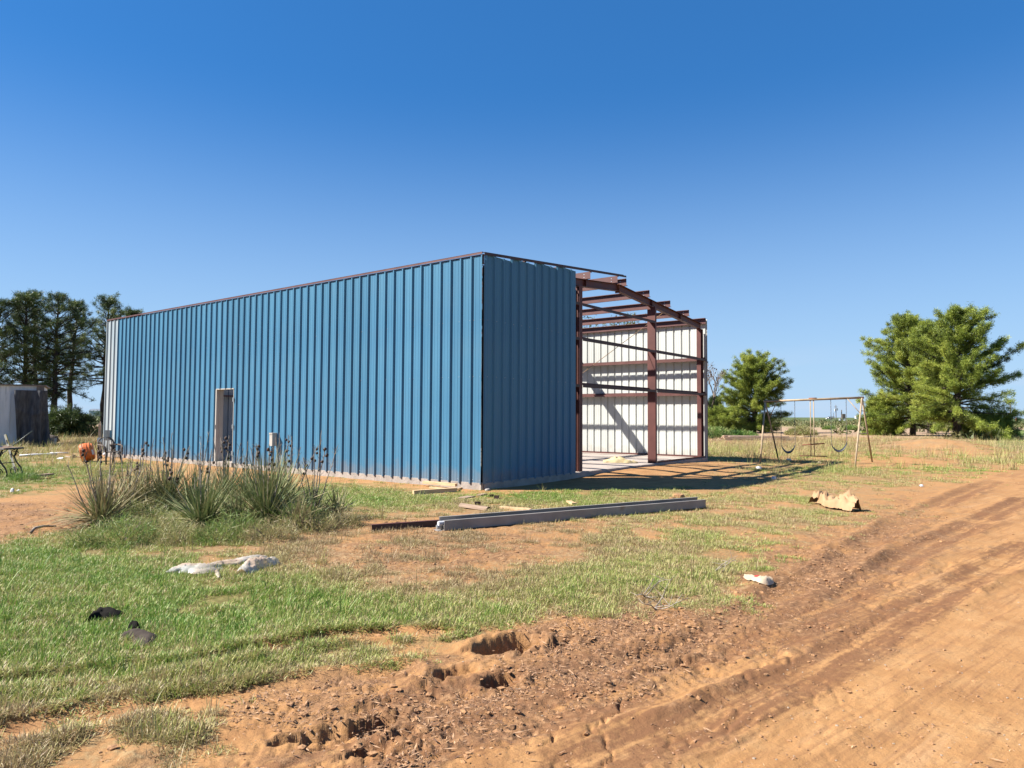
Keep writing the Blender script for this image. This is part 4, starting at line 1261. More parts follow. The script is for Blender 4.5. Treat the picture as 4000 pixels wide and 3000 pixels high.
# ------------------------------------------------------------------ swing set
def swing_set():
    lf, lb = gp(2969, 1811), gp(3043, 1799)
    rf, rb = gp(3339, 1825), gp(3408, 1805)
    base = (lf + lb + rf + rb) / 4
    t = empty('swing_set', 'old tan metal swing set with two black belt swings and a centre glider', 'swing set', base)
    ml, mr = (lf + lb) / 2, (rf + rb) / 2
    def top_of(mid, px, py):
        q = D(px, py, mid.y); return Vector(q)
    tl, tr = top_of(ml, 2989, 1568), top_of(mr, 3367, 1553)
    O = lambda q: Vector(q) - base
    def P(name, mb, par=t, label=None): return part(name, mb, par, smooth=True)
    for f, top in ((lf, tl), (lb, tl), (rf, tr), (rb, tr)):
        P('leg', MB().tube([O(f) - Vector((0, 0, .05)), O(top) + (O(f) - O(top)).normalized() * .02], .029, 8, 'swing_pole'))
    P('top_beam', MB().tube([O(tl) - (tr - tl).normalized() * .06, O(tr) + (tr - tl).normalized() * .06], .040, 10, 'swing_pole'))
    for f, b, top, k in ((lf, lb, tl, .48), (lf, lb, tl, .82), (rf, rb, tr, .46), (rf, rb, tr, .80)):
        P('cross_bar', MB().tube([O(f.lerp(top, k)), O(b.lerp(top, k))], .016, 6, 'swing_pole'))
    def on(k, dz=0): return tl.lerp(tr, k) + Vector((0, 0, dz))
    P('brace', MB().tube([O(lb.lerp(tl, .72)), O(on(.13))], .014, 6, 'swing_pole'))
    P('brace', MB().tube([O(rf.lerp(tr, .76)), O(on(.85))], .014, 6, 'swing_pole'))
    ax = (tr - tl).normalized()
    def beamk(px):
        lo, hi = 0., 1.
        for _ in range(30):
            m_ = (lo + hi) / 2
            q = tl.lerp(tr, m_)
            if float(proj(q.x, q.y, q.z)[0]) < px: lo = m_
            else: hi = m_
        return lo
    def chain(a, b, par):
        s = MB(); n = int((b - a).length / .055)
        d = (b - a).normalized(); x = d.cross(Vector((0, 1, .1))).normalized(); y = d.cross(x)
        for i in range(n):
            c = a + d * (i + .5) * (b - a).length / n
            w = x if i % 2 else y
            lp = [c + d * .033 * math.cos(q) + w * .013 * math.sin(q) for q in [k * math.pi / 3 for k in range(7)]]
            s.tube(lp, .0055, 4, 'chain', False)
        P('chain', s, par)
    for (xa, xb, zb) in ((3050, 3104, 1735 / 3.16 - 1500), (3245, 3305, 0)):
        ka, kb = beamk(xa), beamk(xb)
        A, B = on(ka), on(kb)
        sag = .0
        drop = 1.56
        w = (B - A).length
        a2 = A + Vector((0, 0, -drop)) ; b2 = B + Vector((0, 0, -drop + (.03 if xa > 3200 else 0)))
        # belt seat as a sagging strap
        s = MB(); n = 14; vs = []; fs = []
        yv = ax.cross(Vector((0, 0, 1))).normalized()
        for i in range(n + 1):
            q = i / n; c = a2.lerp(b2, q) - Vector((0, 0, .26 * (1 - (2 * q - 1) ** 2) ** .8))
            hw = .07 - .025 * abs(2 * q - 1) ** 3
            for sg, dz in ((-1, 0), (1, 0), (1, -.02), (-1, -.02)): vs.append(O(c + yv * hw * sg + Vector((0, 0, dz - sg * .028))))
        for i in range(n):
            for k in range(4): fs.append((i * 4 + k, i * 4 + (k + 1) % 4, (i + 1) * 4 + (k + 1) % 4, (i + 1) * 4 + k))
        fs += [(0, 1, 2, 3), tuple(n * 4 + k for k in (3, 2, 1, 0))]
        s.add(vs, fs, 'rubber')
        seat = P('swing_seat', s)
        chain(O(A) - Vector((0, 0, .05)), O(a2), seat); chain(O(B) - Vector((0, 0, .05)), O(b2), seat)
        for q in (A, B): P('swing_hook', MB().tube([O(q) + Vector((0, 0, .05)), O(q) - Vector((0, 0, .07))], .010, 6, 'chain'), seat)
    # glider
    g = [beamk(3165), beamk(3178)]
    yv = ax.cross(Vector((0, 0, 1))).normalized()
    A, B = on(g[0]), on(g[1])
    rods = []
    for q, s_ in ((A, .10), (B, -.10)):
        lo = q + yv * 0 + Vector((0, 0, -1.98)); 
        P('glider_rod', MB().tube([O(q), O(lo)], .017, 8, 'swing_pole')); rods.append(lo)
    c = (A + B) / 2
    P('glider_bracket', MB().tube([O(A) - ax * .05 + Vector((0, 0, .03)), O(B) + ax * .1 + Vector((0, 0, .03))], .035, 8, 'rusty'))
    for z, l, m_, r_ in ((-1.30, .42, 'swing_pole', .014), (-1.56, .33, 'rusty', .022)):
        P('glider_bar', MB().tube([O(c) + Vector((0, 0, z)) - ax * l - Vector((0, 0, .015 if z < -1.5 else 0)), O(c) + Vector((0, 0, z)) + ax * (l + .05) + Vector((0, 0, .02))], r_, 7, m_))
    s = MB(); s.box(-.42, .45, -.10, .10, -.0, .025, 'rusty')
    o = P('glider_foot_board', s); o.location = O(c) + Vector((0, 0, -1.98)); o.rotation_euler = (0, 0, math.atan2(ax.y, ax.x))
swing_set()

# ------------------------------------------------------------------ lumber pile
def lumber():
    c = gp(2962, 1722)
    t = empty('lumber_pile', 'stack of long sun-bleached boards lying in the grass behind the swing set', 'lumber pile', c, .03)
    rr = random.Random(4)
    for row in range(4):
        for k in range(4):
            L = rr.uniform(2.0, 2.5) if row else rr.uniform(2.3, 2.9)
            x = rr.uniform(-.18, .18) - (.2 if row == 0 else 0)
            s = MB()
            z = .02 + row * .085
            bend = rr.uniform(-.03, .05)
            s.add([(-L + x, k * .16, z + bend), (L + x, k * .16, z + rr.uniform(-.02, .04)), (L + x, k * .16 + .14, z), (-L + x, k * .16 + .14, z),
                   (-L + x, k * .16, z + bend + .045), (L + x, k * .16, z + .05), (L + x, k * .16 + .14, z + .05), (-L + x, k * .16 + .14, z + .045), ],
                  [(0, 3, 2, 1), (4, 5, 6, 7), (0, 1, 5, 4), (1, 2, 6, 5), (2, 3, 7, 6), (3, 0, 4, 7)], 'pinkwood')
            part('board', s, t)
    s = MB(); s.box(-3.4, 2.7, -.5, -.36, .0, .04, 'wood'); o = part('board', s, t)
lumber()

# ------------------------------------------------------------------ chair, drum, post, table, level, rod, cup, shed
def chair():
    c = gp(428, 1812)
    S = .93
    t = empty('plastic_armchair', 'taupe plastic garden armchair with slatted back, beside the orange drum', 'chair', c, R(58))
    t.scale = (S, S, S)
    P = lambda n, mb, par=t: part(n, mb, par, smooth=True)
    for sx, sy, tx, ty in ((-1, -1, .0, .05), (1, -1, 0, .05), (-1, 1, 0, -.05), (1, 1, 0, -.05)):
        P('leg', MB().tube([(sx * .27, sy * .26 + ty * -.6, 0), (sx * .25, sy * .23, .22), (sx * .24, sy * .20, .42)], [.028, .033, .040], 8, 'chair'))
    s = MB(); n = 9; vs = []; fs = []
    for z0 in (0, -.02):
        for i in range(n):
            for j in range(n):
                x, y = -.25 + .5 * i / (n - 1), -.25 + .48 * j / (n - 1)
                vs.append((x, y, .43 + z0 - .025 * math.cos(x * 6) * math.cos(y * 5)))
    for i in range(n - 1):
        for j in range(n - 1):
            a = i * n + j; fs.append((a, a + n, a + n + 1, a + 1)); b = a + n * n; fs.append((b, b + 1, b + n + 1, b + n))
    s.add(vs, fs, 'chair'); P('seat', s)
    # back frame: arch
    arch = [(-.27, .20, .42), (-.275, .245, .62), (-.24, .28, .80), (-.14, .30, .885), (0, .305, .905), (.14, .30, .885), (.24, .28, .80), (.275, .245, .62), (.27, .20, .42)]
    bf = P('backrest', MB().tube(arch, [.022, .024, .026, .028, .028, .028, .026, .024, .022], 8, 'chair'))
    for k in range(7):
        x = -.18 + .06 * k
        top = .87 - abs(x) ** 2 * 2.4
        P('slat', MB().tube([(x * .85, .215, .44), (x * .95, .255, .64), (x, .295, top)], .011, 6, 'chair'), bf)
    for sx in (-1, 1):
        P('armrest', MB().tube([(sx * .275, .25, .66), (sx * .31, .10, .655), (sx * .315, -.12, .64), (sx * .30, -.23, .60), (sx * .27, -.25, .42)], [.022, .028, .030, .028, .026], 8, 'chair'))
chair()

def drum():
    c = gp(340, 1803)
    t = empty('orange_drum', 'orange mixing drum tipped on its side with a grey mouth, left of the plastic chair', 'drum', c + Vector((0, 0, .31)), 0)
    t.rotation_euler = (0, R(-12), R(26))
    t.scale = (.75, .92, 1.0)
    # axis along x; mouth toward -x
    prof = [(-.26, .28), (-.24, .30), (-.10, .315), (.12, .30), (.24, .26), (.27, .23)]
    s = MB(); n = 28; vs = []; fs = []
    for x, r_ in prof:
        for k in range(n): a = 2 * math.pi * k / n; vs.append((x, r_ * math.cos(a), r_ * math.sin(a)))
    for i in range(len(prof) - 1):
        for k in range(n): fs.append((i * n + k, (i + 1) * n + k, (i + 1) * n + (k + 1) % n, i * n + (k + 1) % n))
    fs.append(tuple((len(prof) - 1) * n + k for k in range(n)))
    s.add(vs, fs, 'orange'); part('drum_shell', s, t, smooth=False)
    s = MB(); vs = []; fs = []
    pr = [(-.262, .283), (-.268, .26), (-.15, .24), (.1, .22), (.2, .02)]
    for x, r_ in pr:
        for k in range(n): a = 2 * math.pi * k / n; vs.append((x, r_ * math.cos(a), r_ * math.sin(a)))
    for i in range(len(pr) - 1):
        for k in range(n): fs.append((i * n + k, (i + 1) * n + k, (i + 1) * n + (k + 1) % n, i * n + (k + 1) % n))
    s.add(vs, fs, 'galv'); part('drum_lining', s, t)
    s = MB(); s.tube([(-.22, -.33, -.34), (.03, -.335, .02)], .018, 6, 'black_steel'); part('strut', s, t)
    s = MB()
    for x in (.02, .13): 
        s.tube([(x, .318 * math.cos(a), .318 * math.sin(a)) for a in [k * math.pi / 12 for k in range(25)]], .009, 5, 'orange', False)
    part('hoop', s, t)
    s = MB(); s.box(.20, .262, -.29, -.15, -.10, .06, 'litter_white'); part('label_plate', s, t)
drum()
p_ = gp(290, 1792)
t = empty('sledge_hammer', 'grey sledge hammer head with its handle lying beside the orange drum', 'hammer', p_ + Vector((0, 0, .07)))
part('hammer_head', MB().tube([(-.02, 0, -.05), (-.02, 0, .07)], .055, 8, 'wood_grey'), t)
part('handle', MB().tube([(0, 0, 0), (.45, .05, -.03)], .018, 6, 'wood_grey'), t)
p_ = gp(412, 1782)
rock('stone', .10, 31, 'litter_white', .7, 'rounded white stone lying under the plastic chair', 'stone', p_ + Vector((.0, 0, .07)))
rock('stone', .13, 33, 'stone', .6, 'flat tan stone lying at the far corner of the blue wall behind the chair', 'stone', gp(455, 1778) + Vector((.0, 0, .03)))
p_ = gp(389, 1790)
t = empty('wooden_post', 'weathered wooden post with a pointed top, left of the far end of the blue wall', 'post', p_)
s = MB(); H_ = 1.32
s.add([(-.05, -.05, -.05), (.05, -.05, -.05), (.05, .05, -.05), (-.05, .05, -.05), (-.05, -.05, H_ - .12), (.05, -.05, H_ - .16), (.05, .05, H_ - .16), (-.05, .05, H_ - .12), (-.01, 0, H_)],
      [(0, 1, 5, 4), (1, 2, 6, 5), (2, 3, 7, 6), (3, 0, 4, 7), (4, 5, 8), (5, 6, 8), (6, 7, 8), (7, 4, 8)], 'post')
part('post_shaft', s, t)
s = MB(); s.box(-.02, .13, -.12, -.055, .58, .72, 'box_blue'); s.box(-.03, .14, -.125, -.12, .57, .73, 'box_blue'); part('outlet_box', s, t)
part('cable', MB().tube([(-.03, -.07, .66), (-.12, -.09, .60), (-.13, -.08, .45), (-.06, -.06, .25), (-.05, -.06, .0)], .012, 6, 'rusty'), t)
p_ = gp(405, 1788)
t = empty('breaker_box', 'grey metal breaker box on a short pole at the far corner of the blue wall', 'electrical box', p_ + Vector((.05, .1, 0)))
s = MB(); s.box(-.08, .12, -.06, .06, .62, .98, 'galv'); s.box(-.085, .125, -.07, -.062, .615, .985, 'galv'); part('cabinet', s, t)
part('conduit', MB().tube([(.02, 0, 0), (.02, 0, .62)], .02, 7, 'galv'), t)

def shed():
    gx0 = gp(160, 1742); cx0 = gp(173, 1742)
    t = empty('metal_shed', 'old white metal storage shed with grey cloth at its right end', 'shed', gx0, R(31))
    Hh = 2.95; Wd = 5.2; Dp = 4.0
    # front wall runs towards -x, sheets of .38 m
    x = 0
    k = 0
    while x < Wd:
        w = .44
        s = MB()
        s.box(-x - w + .004, -x - .004, 0, .02, .0, Hh, 'shed_white')
        s.box(-x - w - .018, -x - w + .022, -.035, .0, .0, Hh, 'shed_white')
        s.box(-x - w * .62 - .008, -x - w * .62 + .008, -.006, .0, .0, Hh, 'shed_white')
        s.box(-x - w * .34 - .008, -x - w * .34 + .008, -.006, .0, .0, Hh, 'shed_white')
        part('wall_panel', s, t); x += w; k += 1
    s = MB(); s.box(-.02, .0, .02, Dp, 0, Hh, 'shed_white'); part('side_wall', s, t)
    s = MB(); s.box(-Wd, -.02, Dp, Dp + .02, 0, Hh, 'shed_white'); part('back_wall', s, t)
    s = MB(); s.box(-Wd - .1, .14, -.14, Dp + .1, Hh + .003, Hh + .06, 'shed_roof'); part('roof', s, t)
    s = MB(); s.box(-.26, .06, -.10, -.03, Hh - .26, Hh - .002, 'shed_roof'); part('eave_block', s, t)
    # cloth
    n, m_ = 26, 34; vs, fs = [], []
    for i in range(n):
        for j in range(m_):
            a, b = i / (n - 1), j / (m_ - 1)
            z = (Hh - .22) * (1 - b) - .0
            wid0, wid1 = -1.22, .10 + .22 * b ** 1.5
            x = wid0 + (wid1 - wid0) * a - (.12 * max(0, .35 - b) if a < .1 else 0) + .16 * b * (1 - a)
            y = -.16 - .07 * math.sin(a * 26 + 3 * b) * (.4 + b) - .09 * math.sin(a * 9 + 5 * b) - .05 * math.exp(-((b - .33 - .1 * math.sin(a * 3)) / .04) ** 2)
            vs.append((x, y + random.gauss(0, .006), z))
    for i in range(n - 1):
        for j in range(m_ - 1): a = i * m_ + j; fs.append((a, a + 1, a + m_ + 1, a + m_))
    s = MB(); s.add(vs, fs, 'cloth')
    o = link('shade_cloth', s.mesh('shade_cloth', True), None, cx0 + Vector((-.0, -.06, 0)), R(31))
    tag(o, 'ragged dark grey shade cloth hanging down over the right end of the white shed', 'cloth')
shed()
s = MB(); s.box(-.12, .12, -.1, .1, 0, .36, 'cream')
tag(link('plastic_tub', s.mesh('plastic_tub'), None, gp(207, 1738)), 'small pale tub standing in the grass right of the grey cloth', 'tub')
tag(link('cut_log', MB().tube([(-.15, 0, .3), (.18, .1, .22), (.32, .1, .05)], [.14, .16, .1], 9, 'bark').mesh('cut_log', True), None, gp(200, 1728)), 'brown log heap leaning between the grey cloth and the pines', 'log')

def table():
    c = gp(-12, 1862)
    t = empty('patio_table', 'black wrought iron patio table with slatted top at the left frame edge', 'table', c, 0)
    z = .74
    for k in range(6):
        s = MB(); s.box(-.55, .42, -.32 + k * .11, -.32 + k * .11 + .085, z - .025, z, 'wood_grey'); part('slat', s, t)
    part('rim', MB().tube([(-.56, -.34, z - .03), (.40, -.34, z - .03), (.46, -.25, z - .03), (.46, .28, z - .03), (.4, .36, z - .03), (-.56, .36, z - .03)], .018, 6, 'black_steel'), t)
    for y in (-.26, .28):
        s = MB()
        s.tube([(.30, y, z - .05), (.22, y, .50), (.28, y, .36), (.40, y, .22), (.44, y, .10), (.44, y, 0)], .018, 7, 'black_steel')
        s.tube([(.22 + .10 * math.cos(a) * (1 - a / 14), y, .58 + .10 * math.sin(a) * (1 - a / 14)) for a in [k * .5 for k in range(18)]], .012, 6, 'black_steel')
        s.tube([(.22 + .11 * math.cos(a) * (1 - a / 14), y, .12 + .11 * math.sin(a) * (1 - a / 14)) for a in [k * .5 for k in range(18)]], .012, 6, 'black_steel')
        part('leg', s, t, smooth=True)
    part('stretcher', MB().tube([(.24, -.26, .35), (.24, .28, .35)], .012, 6, 'black_steel'), t)
    # things on it
    q = c + Vector((.02, -.18, z))
    cu = empty('drink_cup', 'white paper drink cup with a straw standing on the patio table', 'cup', q)
    s = MB(); s.tube([(0, 0, 0), (0, 0, .16)], [.036, .050], 16, 'cup'); part('cup_body', s, cu, smooth=False)
    s = MB(); s.tube([(0, 0, .160), (0, 0, .170)], [.053, .052], 16, 'cup'); part('lid', s, cu)
    part('straw', MB().tube([(0, 0, .17), (.03, 0, .29)], .004, 5, 'cup'), cu)
    s = MB(); 
    n = 7; vs = []; fs = []
    for k in range(n):
        a = -math.pi / 2 - .75 + 1.5 * k / (n - 1)
        for zz, rr_ in ((.05, .0418), (.105, .0468)): vs.append((rr_ * math.cos(a), rr_ * math.sin(a), zz))
    for k in range(n - 1): fs.append((2 * k, 2 * k + 2, 2 * k + 3, 2 * k + 1))
    s.add(vs, fs, 'cup_red'); part('printed_patch', s, cu)
    for k, (dx, dy, w, m_, lb) in enumerate(((.24, -.12, .16, 'pinkwood', 'pale splintered wood scrap lying on the patio table beside the level'), (.10, -.22, .10, 'litter_white', 'white crumpled rag on the front edge of the patio table'))):
        a = c + Vector((dx, dy, z + .012))
        s = MB(); 
        for e in range(4): s.box(-w + .03 * e, w * .8 + .02 * e, -.05 + e * .03, -.03 + e * .03, .012 * (e % 2), .012 * (e % 2) + .02, m_)
        tag(link('table_scrap', s.mesh('table_scrap'), None, a, .2 * k), lb, 'scrap')
table()
a, b = gp(66, 1852), None
q = Vector(D(20, 1697, a.y + .25))
t = empty('spirit_level', 'long aluminium and yellow spirit level leaning against the patio table', 'level', a)
d = q - a
s = MB(); s.bar((0, 0, 0), d, .025, .062, 'level', up=(1, 0, .3)); part('level_body', s, t)
s = MB(); s.bar(Vector((.033, -.004, 0)), d + Vector((.033, -.004, 0)), .030, .010, 'level_y', up=(1, 0, .3)); part('yellow_edge', s, t)
for k in (.10, .42, .77):
    s = MB(); s.bar(d * k + Vector((0, -.002, 0)), d * (k + .085) + Vector((0, -.002, 0)), .031, .036, 'black_steel', up=(1, 0, .3)); part('vial_window', s, t)
a = gp(-30, 1800); q = Vector(D(126, 1684, a.y - .6))
tag(link('green_rod', MB().tube([(0, 0, .0), q - a], .016, 6, 'green_rod').mesh('green_rod', True), None, a), 'thin dark green rod leaning up to the right behind the spirit level', 'rod')

# ------------------------------------------------------------------ far things on the plain
def pole(px, py_base, py_top, depth, w, label, arm=True, name='utility_pole', m='pole_wood'):
    b = Vector(D(px, py_base, depth)); tpt = Vector(D(px - (1 if arm else 0), py_top, depth))
    t = empty(name, label, 'pole', (b.x, depth, 0))
    h = tpt.z
    part('pole_shaft', MB().tube([(0, 0, 0), (0, 0, h)], [w, w * .7], 7, m), t)
    if arm:
        part('cross_arm', MB().bar((-.9, 0, h - .9), (.9, .2, h - .9), .12, .14, m), t)
        part('transformer', MB().tube([(.55, -.1, h - 2.6), (.55, -.1, h - 1.5)], .28, 9, 'galv'), t)
        part('transformer', MB().tube([(-.5, -.1, h - 3.0), (-.5, -.1, h - 1.9)], .26, 9, 'litter_white'), t)
    return t
pole(3266, 1640, 1582, 330, .20, 'wooden utility pole with transformers between the right swing chains', True)
pole(3256, 1640, 1612, 520, .18, 'thin far utility pole just left of the transformer pole', False)
t = pole(3288, 1641, 1601, 330, .28, 'short dark wooden pole with an equipment box right of the transformer pole', False)
part('equipment_box', MB().box(.2, 1.6, -.5, .5, 1.2, 3.3, 'pole_wood'), t)
part('cabinet', MB().box(-1.2, -.5, -.5, .5, 0, 1.1, 'litter_white'), t)
part('cabinet', MB().box(.9, 1.6, -.5, .5, 0, 1.3, 'litter_white'), t)
pole(3948, 1646, 1578, 150, .17, 'wooden utility pole behind the right edge of the big pines', True)
t = empty('red_marker_post', 'small red and white marker post on the right skyline beyond the pines', 'marker', (*G(3970, 1652), 0))
c = G(3970, 1652)
part('marker_shaft', MB().box(-.12, .12, -.1, .1, 0, 1.9, 'red_post'), t); part('marker_base', MB().box(-2.2, -1.5, -.1, .3, 0, .7, 'litter_white'), t)
def truck():
    c = Vector(D(3240, 1634, 620)); t = empty('pickup_truck', 'distant white pickup truck with a dark load parked on the plain', 'truck', (c.x, c.y, 0), R(8))
    s = MB()
    s.box(-3.1, 1.0, -.95, .95, .45, .95, 'white_truck'); s.box(-3.05, -1.4, -.9, .9, .95, 1.12, 'white_truck'); part('body', s, t)
    s = MB(); s.add([(-1.5, -.85, .95), (.5, -.85, .95), (.5, .85, .95), (-1.5, .85, .95), (-.95, -.75, 1.65), (.3, -.75, 1.65), (.3, .75, 1.65), (-.95, .75, 1.65)],
        [(0, 1, 5, 4), (1, 2, 6, 5), (2, 3, 7, 6), (3, 0, 4, 7), (4, 5, 6, 7)], 'white_truck'); part('cab', s, t)
    s = MB(); s.add([(-1.32, -.86, 1.0), (.35, -.86, 1.0), (.22, -.775, 1.52), (-.95, -.775, 1.52)], [(0, 1, 2, 3)], 'truck_dark'); part('side_window', s, t)
    for x in (-2.3, .1): part('wheel', MB().tube([(x, -.98, .38), (x, -.7, .38)], .38, 14, 'rubber'), t)
    s = MB(); s.box(.9, 3.6, -1.1, 1.1, .9, 1.25, 'truck_dark'); s.box(-.7, 4.1, -1.2, 1.2, 1.72, 2.35, 'truck_dark'); part('load', s, t)
    for x in (1.6, 3.2): part('wheel', MB().tube([(x, -1.1, .4), (x, -.8, .4)], .4, 14, 'rubber'), t)
truck()
t = empty('far_building', 'tiny white building on the left skyline seen between pine trunks', 'building', (*D(385, 1612, 420)[:2], 0))
s = MB(); s.box(-4, 4, -3, 3, 0, 3.4, 'white_bldg'); part('wall', s, t)
s = MB(); s.add([(-4.3, -3.3, 3.403), (4.3, -3.3, 3.403), (4.3, 3.3, 3.403), (-4.3, 3.3, 3.403), (-4.3, 0, 4.6), (4.3, 0, 4.6)], [(0, 1, 5, 4), (2, 3, 4, 5), (0, 4, 3), (1, 2, 5), (3, 2, 1, 0)], 'galv'); part('roof', s, t)
t = empty('far_silo', 'tiny pale silo on the skyline just left of the big pines', 'silo', (*D(3344, 1628, 900)[:2], 0))
part('silo_wall', MB().tube([(0, 0, 0), (0, 0, 4)], 1.7, 14, 'white_bldg'), t); part('roof', MB().tube([(0, 0, 4), (0, 0, 4.8)], [1.8, .2], 14, 'galv'), t)
print('props done')

# ------------------------------------------------------------------ trees
def tri_cloud(C, Dir, n, L, w, seed, spread=.8, tone=None, jit=.25):
    """n narrow leaf triangles round every clump centre C, pointing roughly along Dir"""
    rr = np.random.default_rng(seed)
    N = len(C)
    d = Dir[:, None, :] + rr.normal(0, spread, (N, n, 3))
    d /= np.linalg.norm(d, axis=2, keepdims=True) + 1e-9
    l = L * rr.uniform(.6, 1.15, (N, n, 1))
    b = C[:, None, :] + rr.normal(0, jit * L, (N, n, 3))
    side = np.cross(d, rr.normal(0, 1, (N, n, 3)))
    side /= np.linalg.norm(side, axis=2, keepdims=True) + 1e-9
    v0, v1, v2 = b - side * w / 2, b + side * w / 2, b + d * l
    V = np.stack([v0, v1, v2], 2).reshape(-1, 3)
    F = np.arange(len(V)).reshape(-1, 3)
    t = (tone if tone is not None else np.full(N, .5))[:, None] + rr.normal(0, .09, (N, n))
    T = np.repeat(t.reshape(-1), 3)
    return V, F, T

def pine(name, label, base, H, rad, seed, crown0=.12, trunk=.22, mat_='needles', dens=1.0, lean=(0, 0), top_pow=.75, clump=1.0, tw=0.0, group=None, low=.7, dead=0, gap=.0):
    rr = np.random.default_rng(seed); pr = random.Random(seed)
    t = empty(name, label, 'tree', base, 0, group)
    tk = MB()
    n = 9
    tp = [Vector((lean[0] * (i / n) ** 1.4 + pr.gauss(0, .05) * (i > 0), lean[1] * (i / n) ** 1.4 + pr.gauss(0, .05) * (i > 0), H * .96 * i / n - (.1 if i == 0 else 0))) for i in range(n + 1)]
    tk.tube(tp, [trunk * (1.15 if i == 0 else 1) * (1 - .86 * i / n) + .01 for i in range(n + 1)], 9, 'bark')
    def axis(z):
        k = min(max(z / (H * .96), 0), .999) * n; i = int(k); return tp[i].lerp(tp[i + 1], k - i)
    C, Dn, T = [], [], []
    z = H * crown0
    lobes = [pr.uniform(0, 6.28) for _ in range(5)]
    while z < H * .985:
        f = min(1.0, max(0.0, (z / H - crown0) / (1 - crown0)))
        prof = rad * (low + (1 - low) * math.sin(min(1, f / .38) * math.pi / 2)) * (1 - f ** 1.6) ** top_pow + .12
        nb = pr.choice((5, 6, 7))
        a0 = pr.uniform(0, 6.28)
        for k in range(nb):
            a = a0 + 6.28 * k / nb + pr.gauss(0, .25)
            if pr.random() < gap: continue
            lob = 1 + .22 * math.sin(a * 2 + lobes[0] + f * 5) + .16 * math.sin(a * 3 + lobes[1] - f * 9)
            L = prof * lob * pr.uniform(.70, 1.06)
            if L < .15: L = .15
            p0 = axis(z); el = .06 + .55 * f + pr.gauss(0, .20)
            d = Vector((math.cos(a) * math.cos(el), math.sin(a) * math.cos(el), math.sin(el)))
            pts = [p0]
            ns = 5
            for i in range(ns):
                d = (d + Vector((pr.gauss(0, .08), pr.gauss(0, .08), .05 + pr.gauss(0, .06) - (.12 if f < .2 and i < 3 else 0)))).normalized()
                pts.append(pts[-1] + d * L / ns)
            bt = pr.gauss(0, .13)
            br = trunk * .26 * (1 - f * .7)
            tk.tube(pts, [br * (1 - .85 * i / ns) + .006 for i in range(ns + 1)], 5, 'bark', False)
            # twigs and clumps
            nt = max(4, int(L * 5.0 * dens))
            for q in range(nt):
                s_ = pr.uniform(.12, 1.0) ** .75
                kk = s_ * ns; i = min(int(kk), ns - 1); c = pts[i].lerp(pts[i + 1], kk - i)
                side = Vector((pr.gauss(0, 1), pr.gauss(0, 1), pr.gauss(.35, .95))).normalized()
                tl = pr.uniform(.15, .80) * (.5 + .3 * L / rad) * (1.2 - .5 * s_)
                e = c + (side * .8 + d * .5) * tl
                if q % 2 == 0: tk.tube([c, e], [.013, .005], 3, 'bark', False)
                m = 3 if tl > .3 else 2
                for j in range(m):
                    cc = c.lerp(e, .45 + .6 * j / m)
                    C.append(cc); Dn.append(Vector(((cc - p0).x, (cc - p0).y, .55 * L)).normalized())
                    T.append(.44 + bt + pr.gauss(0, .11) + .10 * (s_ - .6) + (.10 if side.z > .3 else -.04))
            C.append(pts[-1]); Dn.append(d); T.append(.6)
        z += H * pr.uniform(.022, .034)
    for k in range(6):
        C.append(tp[-1] + Vector((pr.gauss(0, .06), pr.gauss(0, .06), pr.uniform(0, .3)))); Dn.append(Vector((0, 0, 1))); T.append(.6)
    if dead:
        for k in range(dead):
            a, z0 = pr.uniform(0, 6.28), H * pr.uniform(.7, .97); p0 = axis(z0)
            e = p0 + Vector((math.cos(a) * .7, math.sin(a) * .7, H * .13)); tk.tube([p0, p0.lerp(e, .6), e], [.02, .012, .006], 4, 'twig', False)
            for j in range(5):
                q = p0.lerp(e, pr.uniform(.5, 1)); tk.tube([q, q + Vector((pr.gauss(0, .15), pr.gauss(0, .15), pr.uniform(.05, .3)))], [.008, .004], 3, 'twig', False)
    part('trunk', tk, t)
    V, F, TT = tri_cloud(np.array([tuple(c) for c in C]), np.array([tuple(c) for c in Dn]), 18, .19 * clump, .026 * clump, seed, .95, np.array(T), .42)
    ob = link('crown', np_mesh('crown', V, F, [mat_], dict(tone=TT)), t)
    return t

def bp(px, py): x, y = G(px, py); return (x, y, hz(x, y))
def hgt(px_top, py_top, base): return D(px_top, py_top, base[1])[2] - base[2]

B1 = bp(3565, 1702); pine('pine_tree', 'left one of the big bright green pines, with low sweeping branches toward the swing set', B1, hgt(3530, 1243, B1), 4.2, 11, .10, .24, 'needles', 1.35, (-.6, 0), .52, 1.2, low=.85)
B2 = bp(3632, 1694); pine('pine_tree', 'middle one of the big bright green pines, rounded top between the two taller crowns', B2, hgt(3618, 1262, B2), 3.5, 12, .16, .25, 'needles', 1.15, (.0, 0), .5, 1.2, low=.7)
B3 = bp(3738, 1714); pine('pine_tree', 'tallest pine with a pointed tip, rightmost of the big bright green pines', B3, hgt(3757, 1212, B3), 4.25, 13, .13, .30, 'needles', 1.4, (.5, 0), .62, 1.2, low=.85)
B4 = bp(2945, 1690); pine('pine_tree', 'single small round pine standing behind the left end of the swing set', B4, hgt(2955, 1405, B4), 3.9, 21, .06, .22, 'needles', 1.35, (.3, 0), .5, 1.2, low=.82, dead=4)
